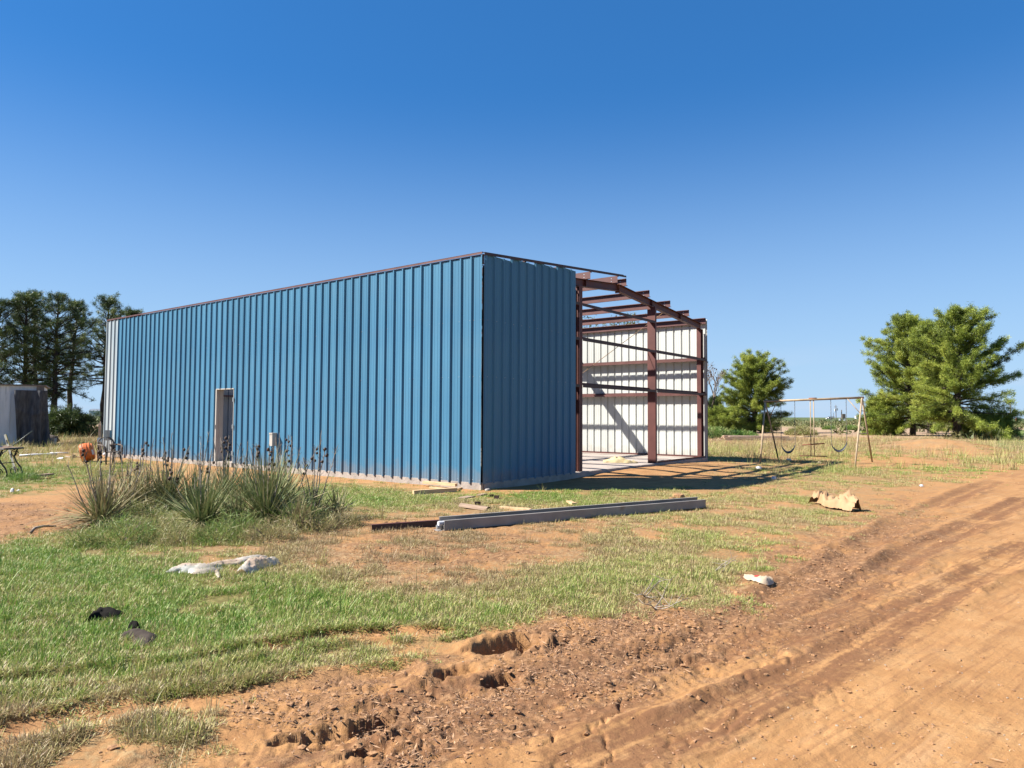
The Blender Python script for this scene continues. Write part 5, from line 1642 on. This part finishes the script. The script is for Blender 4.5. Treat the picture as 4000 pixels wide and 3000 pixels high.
LB = [ # base px, base py, top px, top py, radius, seed, crown base, label
    (-70, 1702, 8, 1172, 2.6, 31, .18, 'dark pine cut off by the left edge of the picture behind the shed'),
    (92, 1700, 100, 1155, 2.5, 32, .16, 'tall dark pine rising behind the white shed'),
    (142, 1694, 132, 1142, 2.2, 33, .30, 'tallest slim dark pine just right of the shed roof middle'),
    (206, 1700, 228, 1152, 2.7, 34, .26, 'stout dark pine with forked lower limbs right of the grey cloth'),
    (265, 1690, 306, 1182, 1.9, 35, .42, 'shorter dark pine filling the gap right of the stout one'),
    (398, 1694, 426, 1170, 2.5, 36, .38, 'dark pine with bare lower twigs beside the far end of the blue wall'),
]
for i, (bx, by, tx, ty, rad, sd, c0, lb) in enumerate(LB):
    B = bp(bx, by)
    x_off = D(tx, ty, B[1])[0] - B[0]
    pine('pine_tree', lb, B, hgt(tx, ty, B), rad * 1.08, sd, c0, .24, 'needles_dark', .62, (x_off, 0), .55, 1.1, low=.6, gap=.30)
B = bp(520, 1690); pine('pine_tree', 'dark pine whose small tip just shows above the far end of the blue roofline', B, hgt(502, 1216, B), 1.6, 37, .5, .2, 'needles_dark', 1.0, (-.3, 0), .5, 1.1)
B = bp(255, 1706); pine('pine_sapling', 'low bushy dark pine spreading at the foot of the pine row', B, 1.1, 2.0, 38, .05, .12, 'needles_dark', .8, (0, 0), .5, 1.1, low=.9)
B = bp(2832, 1692); pine('pine_sapling', 'low pine bush at the left foot of the single round pine', B, 1.9, 1.9, 39, .05, .08, 'needles', 1.4, (0, 0), .5, 1.1, low=.9)
B = bp(3445, 1700); pine('pine_sapling', 'low pine bush at the left foot of the big pine group', B, 3.0, 1.7, 40, .05, .08, 'needles', 1.4, (0, 0), .6, 1.2, low=.9)
B = bp(3835, 1712); pine('pine_sapling', 'low dark pine skirt drooping at the right foot of the big pine group', B, 1.2, 2.2, 41, .05, .08, 'needles', 1.3, (0, 0), .5, 1.2, low=.9)

def bare_tree(name, label, base, H, seed, leaf=None, depth_=6, spread=.5, lean=(0, 0, 1), r0=.2, first=.28, pods=True, leafn=8, leafL=.2, leafmat='broadleaf'):
    pr = random.Random(seed); t = empty(name, label, 'tree', base)
    tk, tw, pd = MB(), MB(), MB()
    tips = []
    def grow(p, d, L, r, lev):
        ns = 4; pts = [p]
        for i in range(ns):
            d = (d + Vector((pr.gauss(0, .13), pr.gauss(0, .13), pr.gauss(.06, .08)))).normalized(); pts.append(pts[-1] + d * L / ns)
        (tk if lev < 2 else tw).tube(pts, [r * (1 - .4 * i / ns) for i in range(ns + 1)], 7 if lev < 2 else 4, 'bark' if lev < 2 else 'twig', False)
        if lev >= depth_: tips.append((pts[-1], d)); return
        for k in range(pr.choice((2, 3, 3)) if lev else 4):
            a = pr.uniform(0, 6.28); side = d.orthogonal().normalized(); side.rotate(Matrix.Rotation(a, 3, d))
            nd = (d + side * spread * pr.uniform(.6, 1.5)).normalized()
            grow(pts[-1 if k < 2 else pr.choice((2, 3))], nd, L * pr.uniform(.62, .85), r * .58, lev + 1)
    grow(Vector((0, 0, -.1)), Vector(lean).normalized(), H * first, r0, 0)
    zm = max(p_.z for p_, d in tips); k_ = H / zm; t.scale = (k_, k_, k_)
    part('trunk', tk, t); part('twigs', tw, t, kind='stuff')
    if pods:
        for p_, d in tips[::7]:
            pd.box(p_.x - .05, p_.x + .05, p_.y - .05, p_.y + .05, p_.z - .07, p_.z + .06, 'pod')
        part('seed_pods', pd, t, kind='stuff')
    if leaf:
        C = np.array([tuple(p_) for p_, d in tips]); Dn = np.array([tuple(d) for p_, d in tips])
        keep = np.random.default_rng(seed).random(len(C)) < leaf
        C, Dn = C[keep], Dn[keep]
        V, F, TT = tri_cloud(C, Dn, leafn, leafL, leafL * .4, seed, .9, np.random.default_rng(seed).uniform(.3, .9, len(C)), .8)
        link('crown', np_mesh('crown', V, F, [leafmat], dict(tone=TT)), t)
    return t
B = bp(2790, 1690); bare_tree('bare_tree', 'leafless grey tree with dark seed pods just right of the white end of the building', B, hgt(2790, 1395, B), 5, None, 6, .42, (.16, 0, 1), .26, .33)
B = bp(2800, 1686); B = (B[0] + .3, B[1] + .5, B[2])
pine('leafy_sprout', 'small dark leafy clump on the trunk side of the bare tree', (B[0] - .35, B[1], 2.2), 1.3, .45, 45, .02, .06, 'needles_dark', 1.6, (0, 0), .5, 1.0, low=.9)
bpy.data.objects['leafy_sprout']['category'] = 'bush'
B = (D(2318, 1600, 52)[0], 52, 0); bare_tree('leafy_tree', 'pale green loose-leaved tree seen through the open roof frame beyond the white wall', B, hgt(2318, 1215, B), 9, .9, 5, .5, (0, 0, 1), .22, .27, False, 12, .22)

# ------------------------------------------------------------------ yuccas and weeds in the bed
def yucca(label, px, py, nleaf, L, seed, tone=.6, dry=.2, stalks=(), stretch=1.0, up=.3):
    pr = random.Random(seed); rr = np.random.default_rng(seed)
    b = gp(px, py); t = empty('yucca_plant', label, 'yucca', b)
    V, F, T = [], [], []
    for k in range(nleaf):
        a = pr.uniform(0, 6.283); e = pr.uniform(-.05, 1.45) ** 1.0
        dryl = pr.random() < dry + .08 or e < .2
        if dryl: e = pr.uniform(-.35, .45)
        l = L * pr.uniform(.65, 1.1); w = pr.uniform(.009, .016) * (1 if not dryl else .8)
        d = np.array([math.cos(a) * math.cos(e) * stretch, math.sin(a) * math.cos(e), math.sin(e)]); 
        side = np.array([-math.sin(a), math.cos(a), 0.]) + rr.normal(0, .35, 3)
        p = np.array([pr.gauss(0, .05) * stretch, pr.gauss(0, .05), .04 + pr.uniform(0, .10)])
        droop = pr.uniform(.0, .10) + (.45 if dryl else 0)
        seg = 4; tone_ = tone - .13 + pr.gauss(0, .14) if not dryl else pr.uniform(0, .28)
        base = len(V)
        for i in range(seg + 1):
            s_ = i / seg; ww = w * (1 - s_ ** 1.6) * (.7 + .5 * min(1, s_ * 4)) + .0008
            V.append(p - side * ww / 2); V.append(p + side * ww / 2); T += [tone_ - .15 * s_ ** 3, tone_ - .15 * s_ ** 3]
            d = d + np.array([0, 0, -droop / seg * (1 + s_)]); d = d / np.linalg.norm(d)
            p = p + d * l / seg
            if p[2] < -.01: p[2] = -.01
        for i in range(seg): F.append((base + 2 * i, base + 2 * i + 1, base + 2 * i + 3, base + 2 * i + 2))
    link('leaves', np_mesh('leaves', V, F, ['yucca'], dict(tone=T)), t)['kind'] = 'stuff'
    ex = [(px + pr.uniform(-70, 70), py - pr.uniform(210, 300), 0, 9) for _ in range(3 if nleaf > 200 else 1)] if stalks else []
    for (tx, ty, pods, br) in list(stalks) + ex:
        top = Vector(D(tx, ty, b.y + pr.uniform(-.35, .35))) - b
        foot = Vector((pr.gauss(0, .05) + top.x * .15, pr.gauss(0, .05), .03))
        pts = rng_tube_path(foot, top, 8, .007)
        s = MB(); r0 = .011 if pods else .0085
        s.tube(pts, [r0 * (1 - .75 * i / 8) + .002 for i in range(9)], 6, 'stalk')
        twl = []
        for q in range(br):
            c = pts[0].lerp(pts[-1], pr.uniform(.42, .97))
            a = pr.uniform(0, 6.28); e = c + Vector((math.cos(a) * .07, math.sin(a) * .07, pr.uniform(.04, .10))) * pr.uniform(.5, 1.1)
            s.tube([c, e], [.0032, .0018], 4, 'stalk'); twl.append(e)
        st = part('flower_stalk', s, t)
        for q in range(pods):
            k_ = .80 + .2 * q / max(pods, 1) if pods < 7 else .55 + .45 * q / pods
            c = pts[0].lerp(pts[-1], min(k_, 1)) + Vector((pr.gauss(0, .026), pr.gauss(0, .026), pr.gauss(0, .012)))
            o = link('seed_pod', POD, st, c); sc = pr.uniform(.8, 1.25)
            o.rotation_euler = (pr.gauss(0, .5), pr.gauss(0, .5), pr.uniform(0, 6)); o.scale = (sc, sc, sc)
    return t
def pod_mesh():
    s = MB(); n = 9
    prof = [(0, -.026), (.013, -.020), (.019, -.004), (.018, .010), (.010, .021), (.0, .017)]
    vs, fs = [], []
    for r_, z in prof:
        for k in range(n):
            a = 6.283 * k / n; rr_ = r_ * (1 + .16 * math.cos(3 * a)); vs.append((rr_ * math.cos(a), rr_ * math.sin(a), z))
    for i in range(len(prof) - 1):
        for k in range(n): fs.append((i * n + k, i * n + (k + 1) % n, (i + 1) * n + (k + 1) % n, (i + 1) * n + k))
    s.add(vs, fs, 'pod'); return s.mesh('seed_pod', True)
POD = pod_mesh()
yucca('large straw-brown yucca at the left end of the bed with drooping dead leaves', 402, 2058, 690, 0.84, 1, .48, .42,
      [(262, 1815, 0, 3), (318, 1735, 3, 10), (398, 1740, 5, 12), (441, 1728, 6, 8), (352, 1800, 0, 10), (455, 1760, 0, 14)])
yucca('dull green yucca behind the right side of the large straw-brown one', 500, 2000, 390, 0.77, 2, .52, .25,
      [(508, 1752, 0, 10), (522, 1748, 0, 12), (566, 1722, 5, 5), (538, 1800, 5, 4)])
yucca('dark green yucca in the back row under the paired seed stalks', 650, 1990, 420, 0.79, 3, .66, .12,
      [(648, 1760, 7, 8), (640, 1770, 3, 8), (676, 1738, 0, 12), (742, 1740, 3, 3), (731, 1755, 0, 10)])
yucca('dense upright green yucca in the middle front of the bed', 790, 2068, 495, 0.84, 4, .72, .10,
      [(662, 1840, 4, 6), (822, 1790, 3, 5), (828, 1752, 0, 10)])
yucca('green yucca in the back row below the open door', 880, 1985, 390, 0.77, 5, .66, .12,
      [(895, 1700, 10, 8), (863, 1712, 3, 6), (912, 1780, 0, 10), (950, 1750, 0, 10)])
yucca('big fan-shaped light green yucca in the right front of the bed', 1040, 2048, 630, 1.00, 6, .74, .08,
      [(1000, 1732, 5, 10), (1051, 1735, 7, 12), (1068, 1750, 3, 10), (980, 1750, 0, 14)])
yucca('green yucca behind the big fan-shaped one with the tallest seed stalks', 1110, 1990, 420, 0.79, 7, .64, .12,
      [(1092, 1690, 0, 16), (1126, 1698, 8, 10), (1140, 1705, 0, 12), (1175, 1745, 0, 8), (1243, 1740, 7, 12)])
yucca('small yucca at the right end of the bed under the bent stalks', 1222, 2030, 255, 0.61, 8, .60, .2,
      [(1256, 1682, 0, 12), (1270, 1745, 4, 8), (1320, 1740, 0, 14)])
yucca('tiny pale yucca tuft at the far right end of the bed', 1318, 2020, 120, 0.54, 9, .66, .15)
yucca('low sparse yucca tuft filling the middle of the bed', 930, 2055, 180, 0.51, 10, .6, .25)

yucca('green yucca filling the back of the bed between the straw-brown and the paired-stalk ones', 575, 1985, 300, .72, 11, .58, .2, [(590, 1800, 0, 8)])
yucca('green yucca in the back middle of the bed just left of the open door stalks', 760, 1985, 280, .72, 12, .64, .15, [(785, 1770, 0, 10)])
yucca('dark green yucca behind the gap between the front middle and fan-shaped yuccas', 965, 2000, 300, .72, 13, .62, .15, [(955, 1790, 2, 6)])
yucca('straw and green yucca low at the right front of the bed', 1150, 2070, 200, .52, 14, .45, .35)

def weed(label, px, py, r, h, seed, tone, n=260, L=.10, w=.012, cat='weed', name='green_weed', m='weeds'):
    rr = np.random.default_rng(seed); b = gp(px, py)
    a = rr.uniform(0, 6.283, n); q = np.sqrt(rr.uniform(0, 1, n)) * r
    z = h * rr.uniform(.02, 1, n) * (1 - (q / r) ** 2 * .75)
    C = np.stack([q * np.cos(a), q * np.sin(a), z], 1); Dn = np.stack([np.cos(a) * .6, np.sin(a) * .6, np.full(n, .8)], 1)
    V, F, T = tri_cloud(C, Dn, 12, L, w, seed, .7, tone + rr.normal(0, .12, n), .4)
    s = MB(); pr = random.Random(seed)
    for k in range(7):
        aa = pr.uniform(0, 6.28); s.tube([(0, 0, 0), (r * .5 * math.cos(aa), r * .5 * math.sin(aa), h * .8)], [.005, .002], 4, 'stick', False)
    t = empty(name, label, cat, b)
    part('stems', s, t)
    link('leaves', np_mesh('leaves', V, F, [m], dict(tone=T)), t)['kind'] = 'stuff'
W = [(480, 2118, .42, .30, .82, 'feathery green weed mound before the large straw-brown yucca'),
     (330, 2135, .16, .16, .80, 'small bright weed left of the feathery green mound'),
     (590, 2090, .38, .26, .55, 'pale green weed mound between the left and middle yuccas'),
     (700, 2120, .34, .22, .50, 'dry pale weed mound left of the dense upright yucca'),
     (850, 2120, .32, .22, .78, 'bright green weed below the dense upright yucca'),
     (930, 2100, .34, .32, .85, 'feathery green weed between the two front yuccas'),
     (1160, 2060, .44, .42, .84, 'large feathery green weed right of the big fan-shaped yucca'),
     (1210, 2075, .36, .26, .45, 'straw coloured weed mound below the small right yucca'),
     (880, 2030, .34, .36, .86, 'leafy green weed standing behind the middle front yuccas'),
     (560, 2030, .36, .28, .70, 'weed clump between the back row yuccas on the left'),
     (1330, 2050, .28, .20, .40, 'dry weed tuft at the far right end of the bed'),
     (1050, 2110, .34, .20, .42, 'dry weed mat in front of the big fan-shaped yucca'),
     (95, 1878, .30, .18, .80, 'blue-green weed growing beside the foot of the spirit level')]
for i, (px, py, r_, h_, tn, lb) in enumerate(W): weed(lb, px, py, r_, h_, 200 + i, tn - .26 if i < 12 else tn, int(115 * r_ / .35), .12, .007)
B_ = [(2800, 1708, 1.6, .8, .6, 'dark green low bush behind the right end of the building'), (2900, 1712, 1.1, .5, .8, 'bright green low weed under the single round pine'),
      (3130, 1700, 1.3, .8, .25, 'brown-green low bush right of the lumber pile'), (2725, 1712, 1.0, .5, .7, 'low green growth just beyond the building corner'),
      (3320, 1680, 1.0, .6, .7, 'small field bush seen between the right swing chain and the right legs'), (3240, 1678, .8, .4, .7, 'small field bush behind the right swing'),
      (3060, 1660, 1.2, .5, .6, 'small field bush left of the glider in the far field'), (3920, 1700, 1.3, .5, .8, 'green bush in the plot at the right edge')]
for i, (px, py, r_, h_, tn, lb) in enumerate(B_): weed(lb, px, py, r_, h_, 300 + i, tn, 420, .20, .045, 'bush', 'low_bush')

# ------------------------------------------------------------------ grass, litter and pebbles (uncountable)
def tuft_mesh(name, n, h, spread, seed, w=.0042, droop=.5, rad=.05):
    rr = np.random.default_rng(seed)
    V, F, T = [], [], []
    for k in range(n):
        a = rr.uniform(0, 6.283); r_ = rad * math.sqrt(rr.uniform()); l = h * rr.uniform(.5, 1.15)
        p = np.array([r_ * math.cos(a), r_ * math.sin(a), -.004]); a2 = a + rr.normal(0, 1.3); e = rr.uniform(.08, 1.35) if spread else rr.uniform(.9, 1.5)
        d = np.array([math.cos(a2) * math.cos(e), math.sin(a2) * math.cos(e), math.sin(e)])
        side = np.array([-math.sin(a2), math.cos(a2), rr.normal(0, .3)]); t_ = rr.normal(0, .10) + (-.35 if rr.uniform() < .16 else 0)
        b = len(V); seg = 3; dr = droop * rr.uniform(.2, 1.3)
        for i in range(seg):
            s_ = i / seg; ww = w * (1 - .55 * s_)
            V += [p - side * ww / 2, p + side * ww / 2]; T += [t_ - .12 * (1 - s_)] * 2
            p = p + d * l / seg; d = d + np.array([0, 0, -dr / seg]); d /= np.linalg.norm(d)
        V.append(p); T.append(t_ + .04)
        for i in range(seg - 1): F += [(b + 2 * i, b + 2 * i + 1, b + 2 * i + 3), (b + 2 * i, b + 2 * i + 3, b + 2 * i + 2)]
        F.append((b + 2 * seg - 2, b + 2 * seg - 1, b + 2 * seg))
    return np_mesh(name, V, F, ['grass'], dict(tone=T))

SRC = bpy.data.collections.new('grass_sources')
def scatter(name, protos, P, rot, scl, tone, idx, kindlabel):
    col = bpy.data.collections.new(name + '_sources')
    for i, me in enumerate(protos):
        o = bpy.data.objects.new('%s_source_%d' % (name, i), me); col.objects.link(o)
    me = bpy.data.meshes.new(name)
    me.vertices.add(len(P)); me.vertices.foreach_set('co', P.astype(np.float32).ravel())
    for nm, a in (('rot', rot), ('scl', scl), ('tone_i', tone)):
        at = me.attributes.new(nm, 'FLOAT', 'POINT'); at.data.foreach_set('value', a.astype(np.float32))
    at = me.attributes.new('pick', 'INT', 'POINT'); at.data.foreach_set('value', idx.astype(np.int32))
    o = link(name, me)
    ng = bpy.data.node_groups.new(name, 'GeometryNodeTree')
    ng.interface.new_socket('Geometry', in_out='INPUT', socket_type='NodeSocketGeometry')
    ng.interface.new_socket('Geometry', in_out='OUTPUT', socket_type='NodeSocketGeometry')
    N, Lk = ng.nodes, ng.links
    gi, go = N.new('NodeGroupInput'), N.new('NodeGroupOutput')
    ci = N.new('GeometryNodeCollectionInfo'); ci.inputs['Collection'].default_value = col
    ci.inputs['Separate Children'].default_value = True; ci.inputs['Reset Children'].default_value = True
    ip = N.new('GeometryNodeInstanceOnPoints'); ip.inputs['Pick Instance'].default_value = True
    def na(nm, t):
        a = N.new('GeometryNodeInputNamedAttribute'); a.data_type = t; a.inputs['Name'].default_value = nm; return a.outputs['Attribute']
    cx = N.new('ShaderNodeCombineXYZ'); Lk.new(na('rot', 'FLOAT'), cx.inputs['Z'])
    Lk.new(gi.outputs[0], ip.inputs['Points']); Lk.new(ci.outputs[0], ip.inputs['Instance'])
    Lk.new(na('pick', 'INT'), ip.inputs['Instance Index'])
    e2r = N.new('FunctionNodeEulerToRotation'); Lk.new(cx.outputs[0], e2r.inputs[0]); Lk.new(e2r.outputs[0], ip.inputs['Rotation'])
    cs_ = N.new('ShaderNodeCombineXYZ')
    sc = na('scl', 'FLOAT')
    for k in range(3): Lk.new(sc, cs_.inputs[k])
    Lk.new(cs_.outputs[0], ip.inputs['Scale'])
    Lk.new(ip.outputs[0], go.inputs[0])
    md = o.modifiers.new('scatter', 'NODES'); md.node_group = ng
    tag(o, kindlabel[0], kindlabel[1], kind='stuff')
    return o

def grass_field():
    rr = np.random.default_rng(5)
    N = 620000
    lr = rr.uniform(math.log(2.4), math.log(75), N); th = rr.uniform(R(-41), R(41), N)
    r = np.exp(lr); X, Y = r * np.sin(th), r * np.cos(th)
    cov, gr, lit = region(X, Y)
    n1 = fbm(X * 1.6, Y * 1.6, 101, 4); n2 = fbm(X * .5, Y * .5, 103, 3); n3 = fbm(X * 5, Y * 5, 107, 3)
    p = cov + (n1 - .5) * 1.3 + (n2 - .5) * .5 + (n3 - .5) * .8
    p = p * (1 - .6 * rut_bare(X, Y)) - .50 * sstep(.55, .68, fbm(X * 3.3, Y * 3.3, 109, 3)) * (1.15 - gr)
    keep = rr.uniform(0, 1, N) < sstep(.30 + .12 * sstep(9, 18, r), 1.0 + .12 * sstep(9, 18, r), p) * np.clip(cov * 2.2, 0, 1)
    # sparse tufts on thin ground
    u, v = w2uv(X, Y)
    foot = (u > -.12) & (u < 12.35) & (v > -.12) & (v < 18.45)
    bank = ((u > -1.0) & (u < 13.2) & (v > -1.9) & (v < 19)) & (rr.uniform(0, 1, N) < .8) & ~((u < 2.8) & (v < -.4) & (rr.uniform(0, 1, N) < .7))
    dm = np.array(gp(3640, 1752)[:2]); mound = np.hypot((X - dm[0]) / 1.5, (Y - dm[1]) / 2.5) < 1
    clear = np.zeros(X.shape, bool)
    for (qx, qy, ra) in ((1660, 1915, .42), (1740, 1912, .42), (1800, 1908, .3), (1830, 1946, .2), (1855, 1990, .25), (2015, 1998, .18), (2900, 1728, 1.6), (3030, 1728, 1.6), (2840, 1730, 1.5)):
        c_ = gp(qx, qy); clear |= np.hypot(X - c_.x, Y - c_.y) < ra
    clear &= rr.uniform(0, 1, N) < .93
    keep &= ~foot & ~bank & ~mound & ~clear
    X, Y, r, gr, cov, n1, n2, n3 = (q[keep] for q in (X, Y, r, gr, cov, n1, n2, n3))
    Z = height(X, Y)
    k = len(X)
    dry = rr.uniform(0, 1, k)
    tone = gr * .86 + (n2 - .5) * .45 + (n3 - .5) * .5 + .05 * gr + rr.normal(0, .09, k) - .02
    tone = np.where(dry < .10 * (1.3 - gr), .12, tone)
    far = sstep(16, 32, r)
    scl = (.45 + .95 * rr.uniform(0, 1, k) ** 1.5 + .5 * (n3 - .4)) * (.75 + .45 * cov) * (1 + .9 * far) * np.where(r > 9, 1.1, 1)
    pick = np.where(tone < .38, rr.integers(3, 5, k), rr.integers(0, 3, k))
    tall = (rr.uniform(0, 1, k) < .004 + .10 * far + .25 * sstep(.62, .75, n1) * far)
    pick = np.where(tall, rr.integers(5, 7, k), pick)
    protos = [tuft_mesh('grass_tuft', 28, .040, True, 1, .0038, 1.3), tuft_mesh('grass_tuft', 24, .048, True, 2, .0040, 1.0), tuft_mesh('grass_tuft', 32, .031, True, 3, .004, 1.3),
              tuft_mesh('grass_tuft', 24, .040, True, 4, .0036, 1.5), tuft_mesh('grass_tuft', 20, .050, True, 5, .0036, .8),
              tuft_mesh('grass_tuft', 12, .12, False, 6, .0040, .8), tuft_mesh('grass_tuft', 9, .19, False, 7, .0042, 1.0)]
    print('tufts', k)
    scatter('grass', protos, np.stack([X, Y, Z], 1), rr.uniform(0, 6.283, k), scl, np.clip(tone, 0, 1), pick, ('short green and straw grass growing in patches over the red sand', 'grass'))
grass_field()

def debris():
    rr = np.random.default_rng(9)
    N = 150000
    lr = rr.uniform(math.log(2.4), math.log(24), N); th = rr.uniform(R(-41), R(41), N)
    r = np.exp(lr); X, Y = r * np.sin(th), r * np.cos(th)
    cov, gr, lit = region(X, Y)
    p = lit + (fbm(X * 1.5, Y * 1.5, 47, 3) - .5) * .8 + (fbm(X * 6, Y * 6, 48, 3) - .5) * .5
    keep = rr.uniform(0, 1, N) < sstep(.35, 1.05, p) * .34 + .006
    u, v = w2uv(X, Y); keep &= ~((u > -.1) & (u < 12.3) & (v > -.1) & (v < 18.4))
    X, Y, r = X[keep], Y[keep], r[keep]; Z = height(X, Y); k = len(X)
    def flake(seed, n, s):
        q = np.random.default_rng(seed); V, F, T = [], [], []
        for i in range(n):
            a = q.uniform(0, 6.283); c = np.array([q.normal(0, .035), q.normal(0, .035), q.uniform(.001, .008)]); l = s * q.uniform(.5, 1.7); w = min(l * q.uniform(.08, .45), .0035)
            d = np.array([math.cos(a), math.sin(a), q.normal(0, .35)]); e = np.array([-math.sin(a), math.cos(a), q.normal(0, .5)])
            b = len(V); V += [c - d * l, c - e * w, c + d * l, c + e * w]; F.append((b, b + 1, b + 2, b + 3)); T += [q.uniform(0, 1)] * 4
        return np_mesh('litter_flakes', V, F, ['debris'], dict(tone=T))
    m, n, l, pp = new_mat('dry_leaf_litter')
    cr = n.new('ShaderNodeValToRGB'); at = n.new('ShaderNodeAttribute'); at.attribute_name = 'tone'
    e = cr.color_ramp.elements; e[0].color = (.09, .045, .025, 1); e[1].color = (.46, .29, .16, 1); x = e.new(.5); x.color = (.22, .12, .065, 1)
    l.new(at.outputs['Fac'], cr.inputs['Fac']); l.new(cr.outputs['Color'], pp.inputs['Base Color']); pp.inputs['Roughness'].default_value = .9
    M['debris'] = m
    protos = [flake(i, 11, .006) for i in range(4)] + [flake(9, 3, .016)]
    print('litter', k)
    scatter('leaf_litter', protos, np.stack([X, Y, Z], 1), rr.uniform(0, 6.28, k), rr.uniform(.6, 1.5, k) * (1 + sstep(9, 20, r)), np.full(k, .5), rr.integers(0, 5, k), ('dark dry leaf crumbs strewn along the edge of the sandy track', 'leaf litter'))
    # pebbles on the track
    N = 5200
    lr = rr.uniform(math.log(2.6), math.log(14), N); th = rr.uniform(R(-20), R(41), N)
    r = np.exp(lr); X, Y = r * np.sin(th), r * np.cos(th)
    cov, gr, lit = region(X, Y); keep = (cov < .25) & (fbm(X * 1.1, Y * 1.1, 133, 3) > .42)
    X, Y = X[keep], Y[keep]; Z = height(X, Y); X, Y, Z = X[::2], Y[::2], Z[::2]; k = len(X)
    def peb(seed, mm, s):
        bm = bmesh.new(); bmesh.ops.create_icosphere(bm, subdivisions=1, radius=s); q = random.Random(seed)
        for v_ in bm.verts: v_.co *= q.uniform(.7, 1.2); v_.co.z *= .6
        me = bpy.data.meshes.new('pebble'); bm.to_mesh(me); bm.free(); me.materials.append(M[mm]); return me
    protos = [peb(1, 'clod', .005), peb(2, 'clod', .007), peb(3, 'stone', .004), peb(4, 'clod', .009), peb(5, 'stone', .005)]
    scatter('pebbles', protos, np.stack([X, Y, Z + .001], 1), rr.uniform(0, 6.28, k), rr.uniform(.5, 1.7, k), np.full(k, .5), rr.integers(0, 5, k), ('tiny pebbles and sand crumbs lying on the bare track', 'pebbles'))
debris()

def field_scrub():
    rr = np.random.default_rng(15)
    N = 5200
    lr = rr.uniform(math.log(62), math.log(330), N); th = rr.uniform(R(-41), R(41), N)
    r = np.exp(lr); X, Y = r * np.sin(th), r * np.cos(th)
    dens = np.where(r < 125, .04, .55) * sstep(.40, .62, fbm(X * .06, Y * .12, 7, 3))
    keep = rr.uniform(0, 1, N) < dens
    X, Y, r = X[keep], Y[keep], r[keep]; k = len(X)
    C = np.stack([X, Y, np.full(k, .0)], 1)
    rep = 7
    C = np.repeat(C, rep, 0); sz = np.repeat(np.where(r < 125, .5, .9), rep)
    C[:, 0] += rr.normal(0, 1, len(C)) * sz; C[:, 1] += rr.normal(0, 1, len(C)) * sz; C[:, 2] = rr.uniform(0, .45, len(C)) * sz
    Dn = np.tile(np.array([[0, 0, 1.]]), (len(C), 1))
    V, F, T = tri_cloud(C, Dn, 8, .55, .22, 5, .8, np.repeat(rr.uniform(.1, 1, k), rep), .5)
    o = link('field_scrub', np_mesh('field_scrub', V, F, ['scrub'], dict(tone=T)))
    tag(o, 'low weedy scrub scattered over the tan field out to the horizon', 'scrub', kind='stuff')
def crumbs():
    rr = np.random.default_rng(19)
    N = 60000
    lr = rr.uniform(math.log(2.5), math.log(18), N); th = rr.uniform(R(-41), R(41), N)
    r = np.exp(lr); X, Y = r * np.sin(th), r * np.cos(th)
    cov, gr, lit = region(X, Y)
    p = lit * .9 + (fbm(X * 1.5, Y * 1.5, 47, 3) - .5) * .9 + (fbm(X * 7, Y * 7, 49, 3) - .5) * .7
    keep = (rr.uniform(0, 1, N) < sstep(.35, .95, p) * .4 + .012)
    u, v = w2uv(X, Y); keep &= ~((u > -.1) & (u < 12.3) & (v > -.1) & (v < 18.4))
    X, Y = X[keep], Y[keep]; Z = height(X, Y); k = len(X)
    protos = []
    for i in range(5):
        bm = bmesh.new(); bmesh.ops.create_icosphere(bm, subdivisions=1, radius=.008 + .003 * i); q = random.Random(i)
        for v_ in bm.verts: v_.co *= q.uniform(.55, 1.25); v_.co.z *= .7
        me = bpy.data.meshes.new('crumb'); bm.to_mesh(me); bm.free(); me.materials.append(M['clod']); protos.append(me)
    print('crumbs', k)
    scatter('soil_crumbs', protos, np.stack([X, Y, Z + .001], 1), rr.uniform(0, 6.28, k), rr.uniform(.35, 1.25, k) ** 1.5, np.full(k, .5), rr.integers(0, 5, k), ('loose crumbs of dried red soil along the track and its banks', 'soil crumbs'))
crumbs()
field_scrub()
print('scene complete')
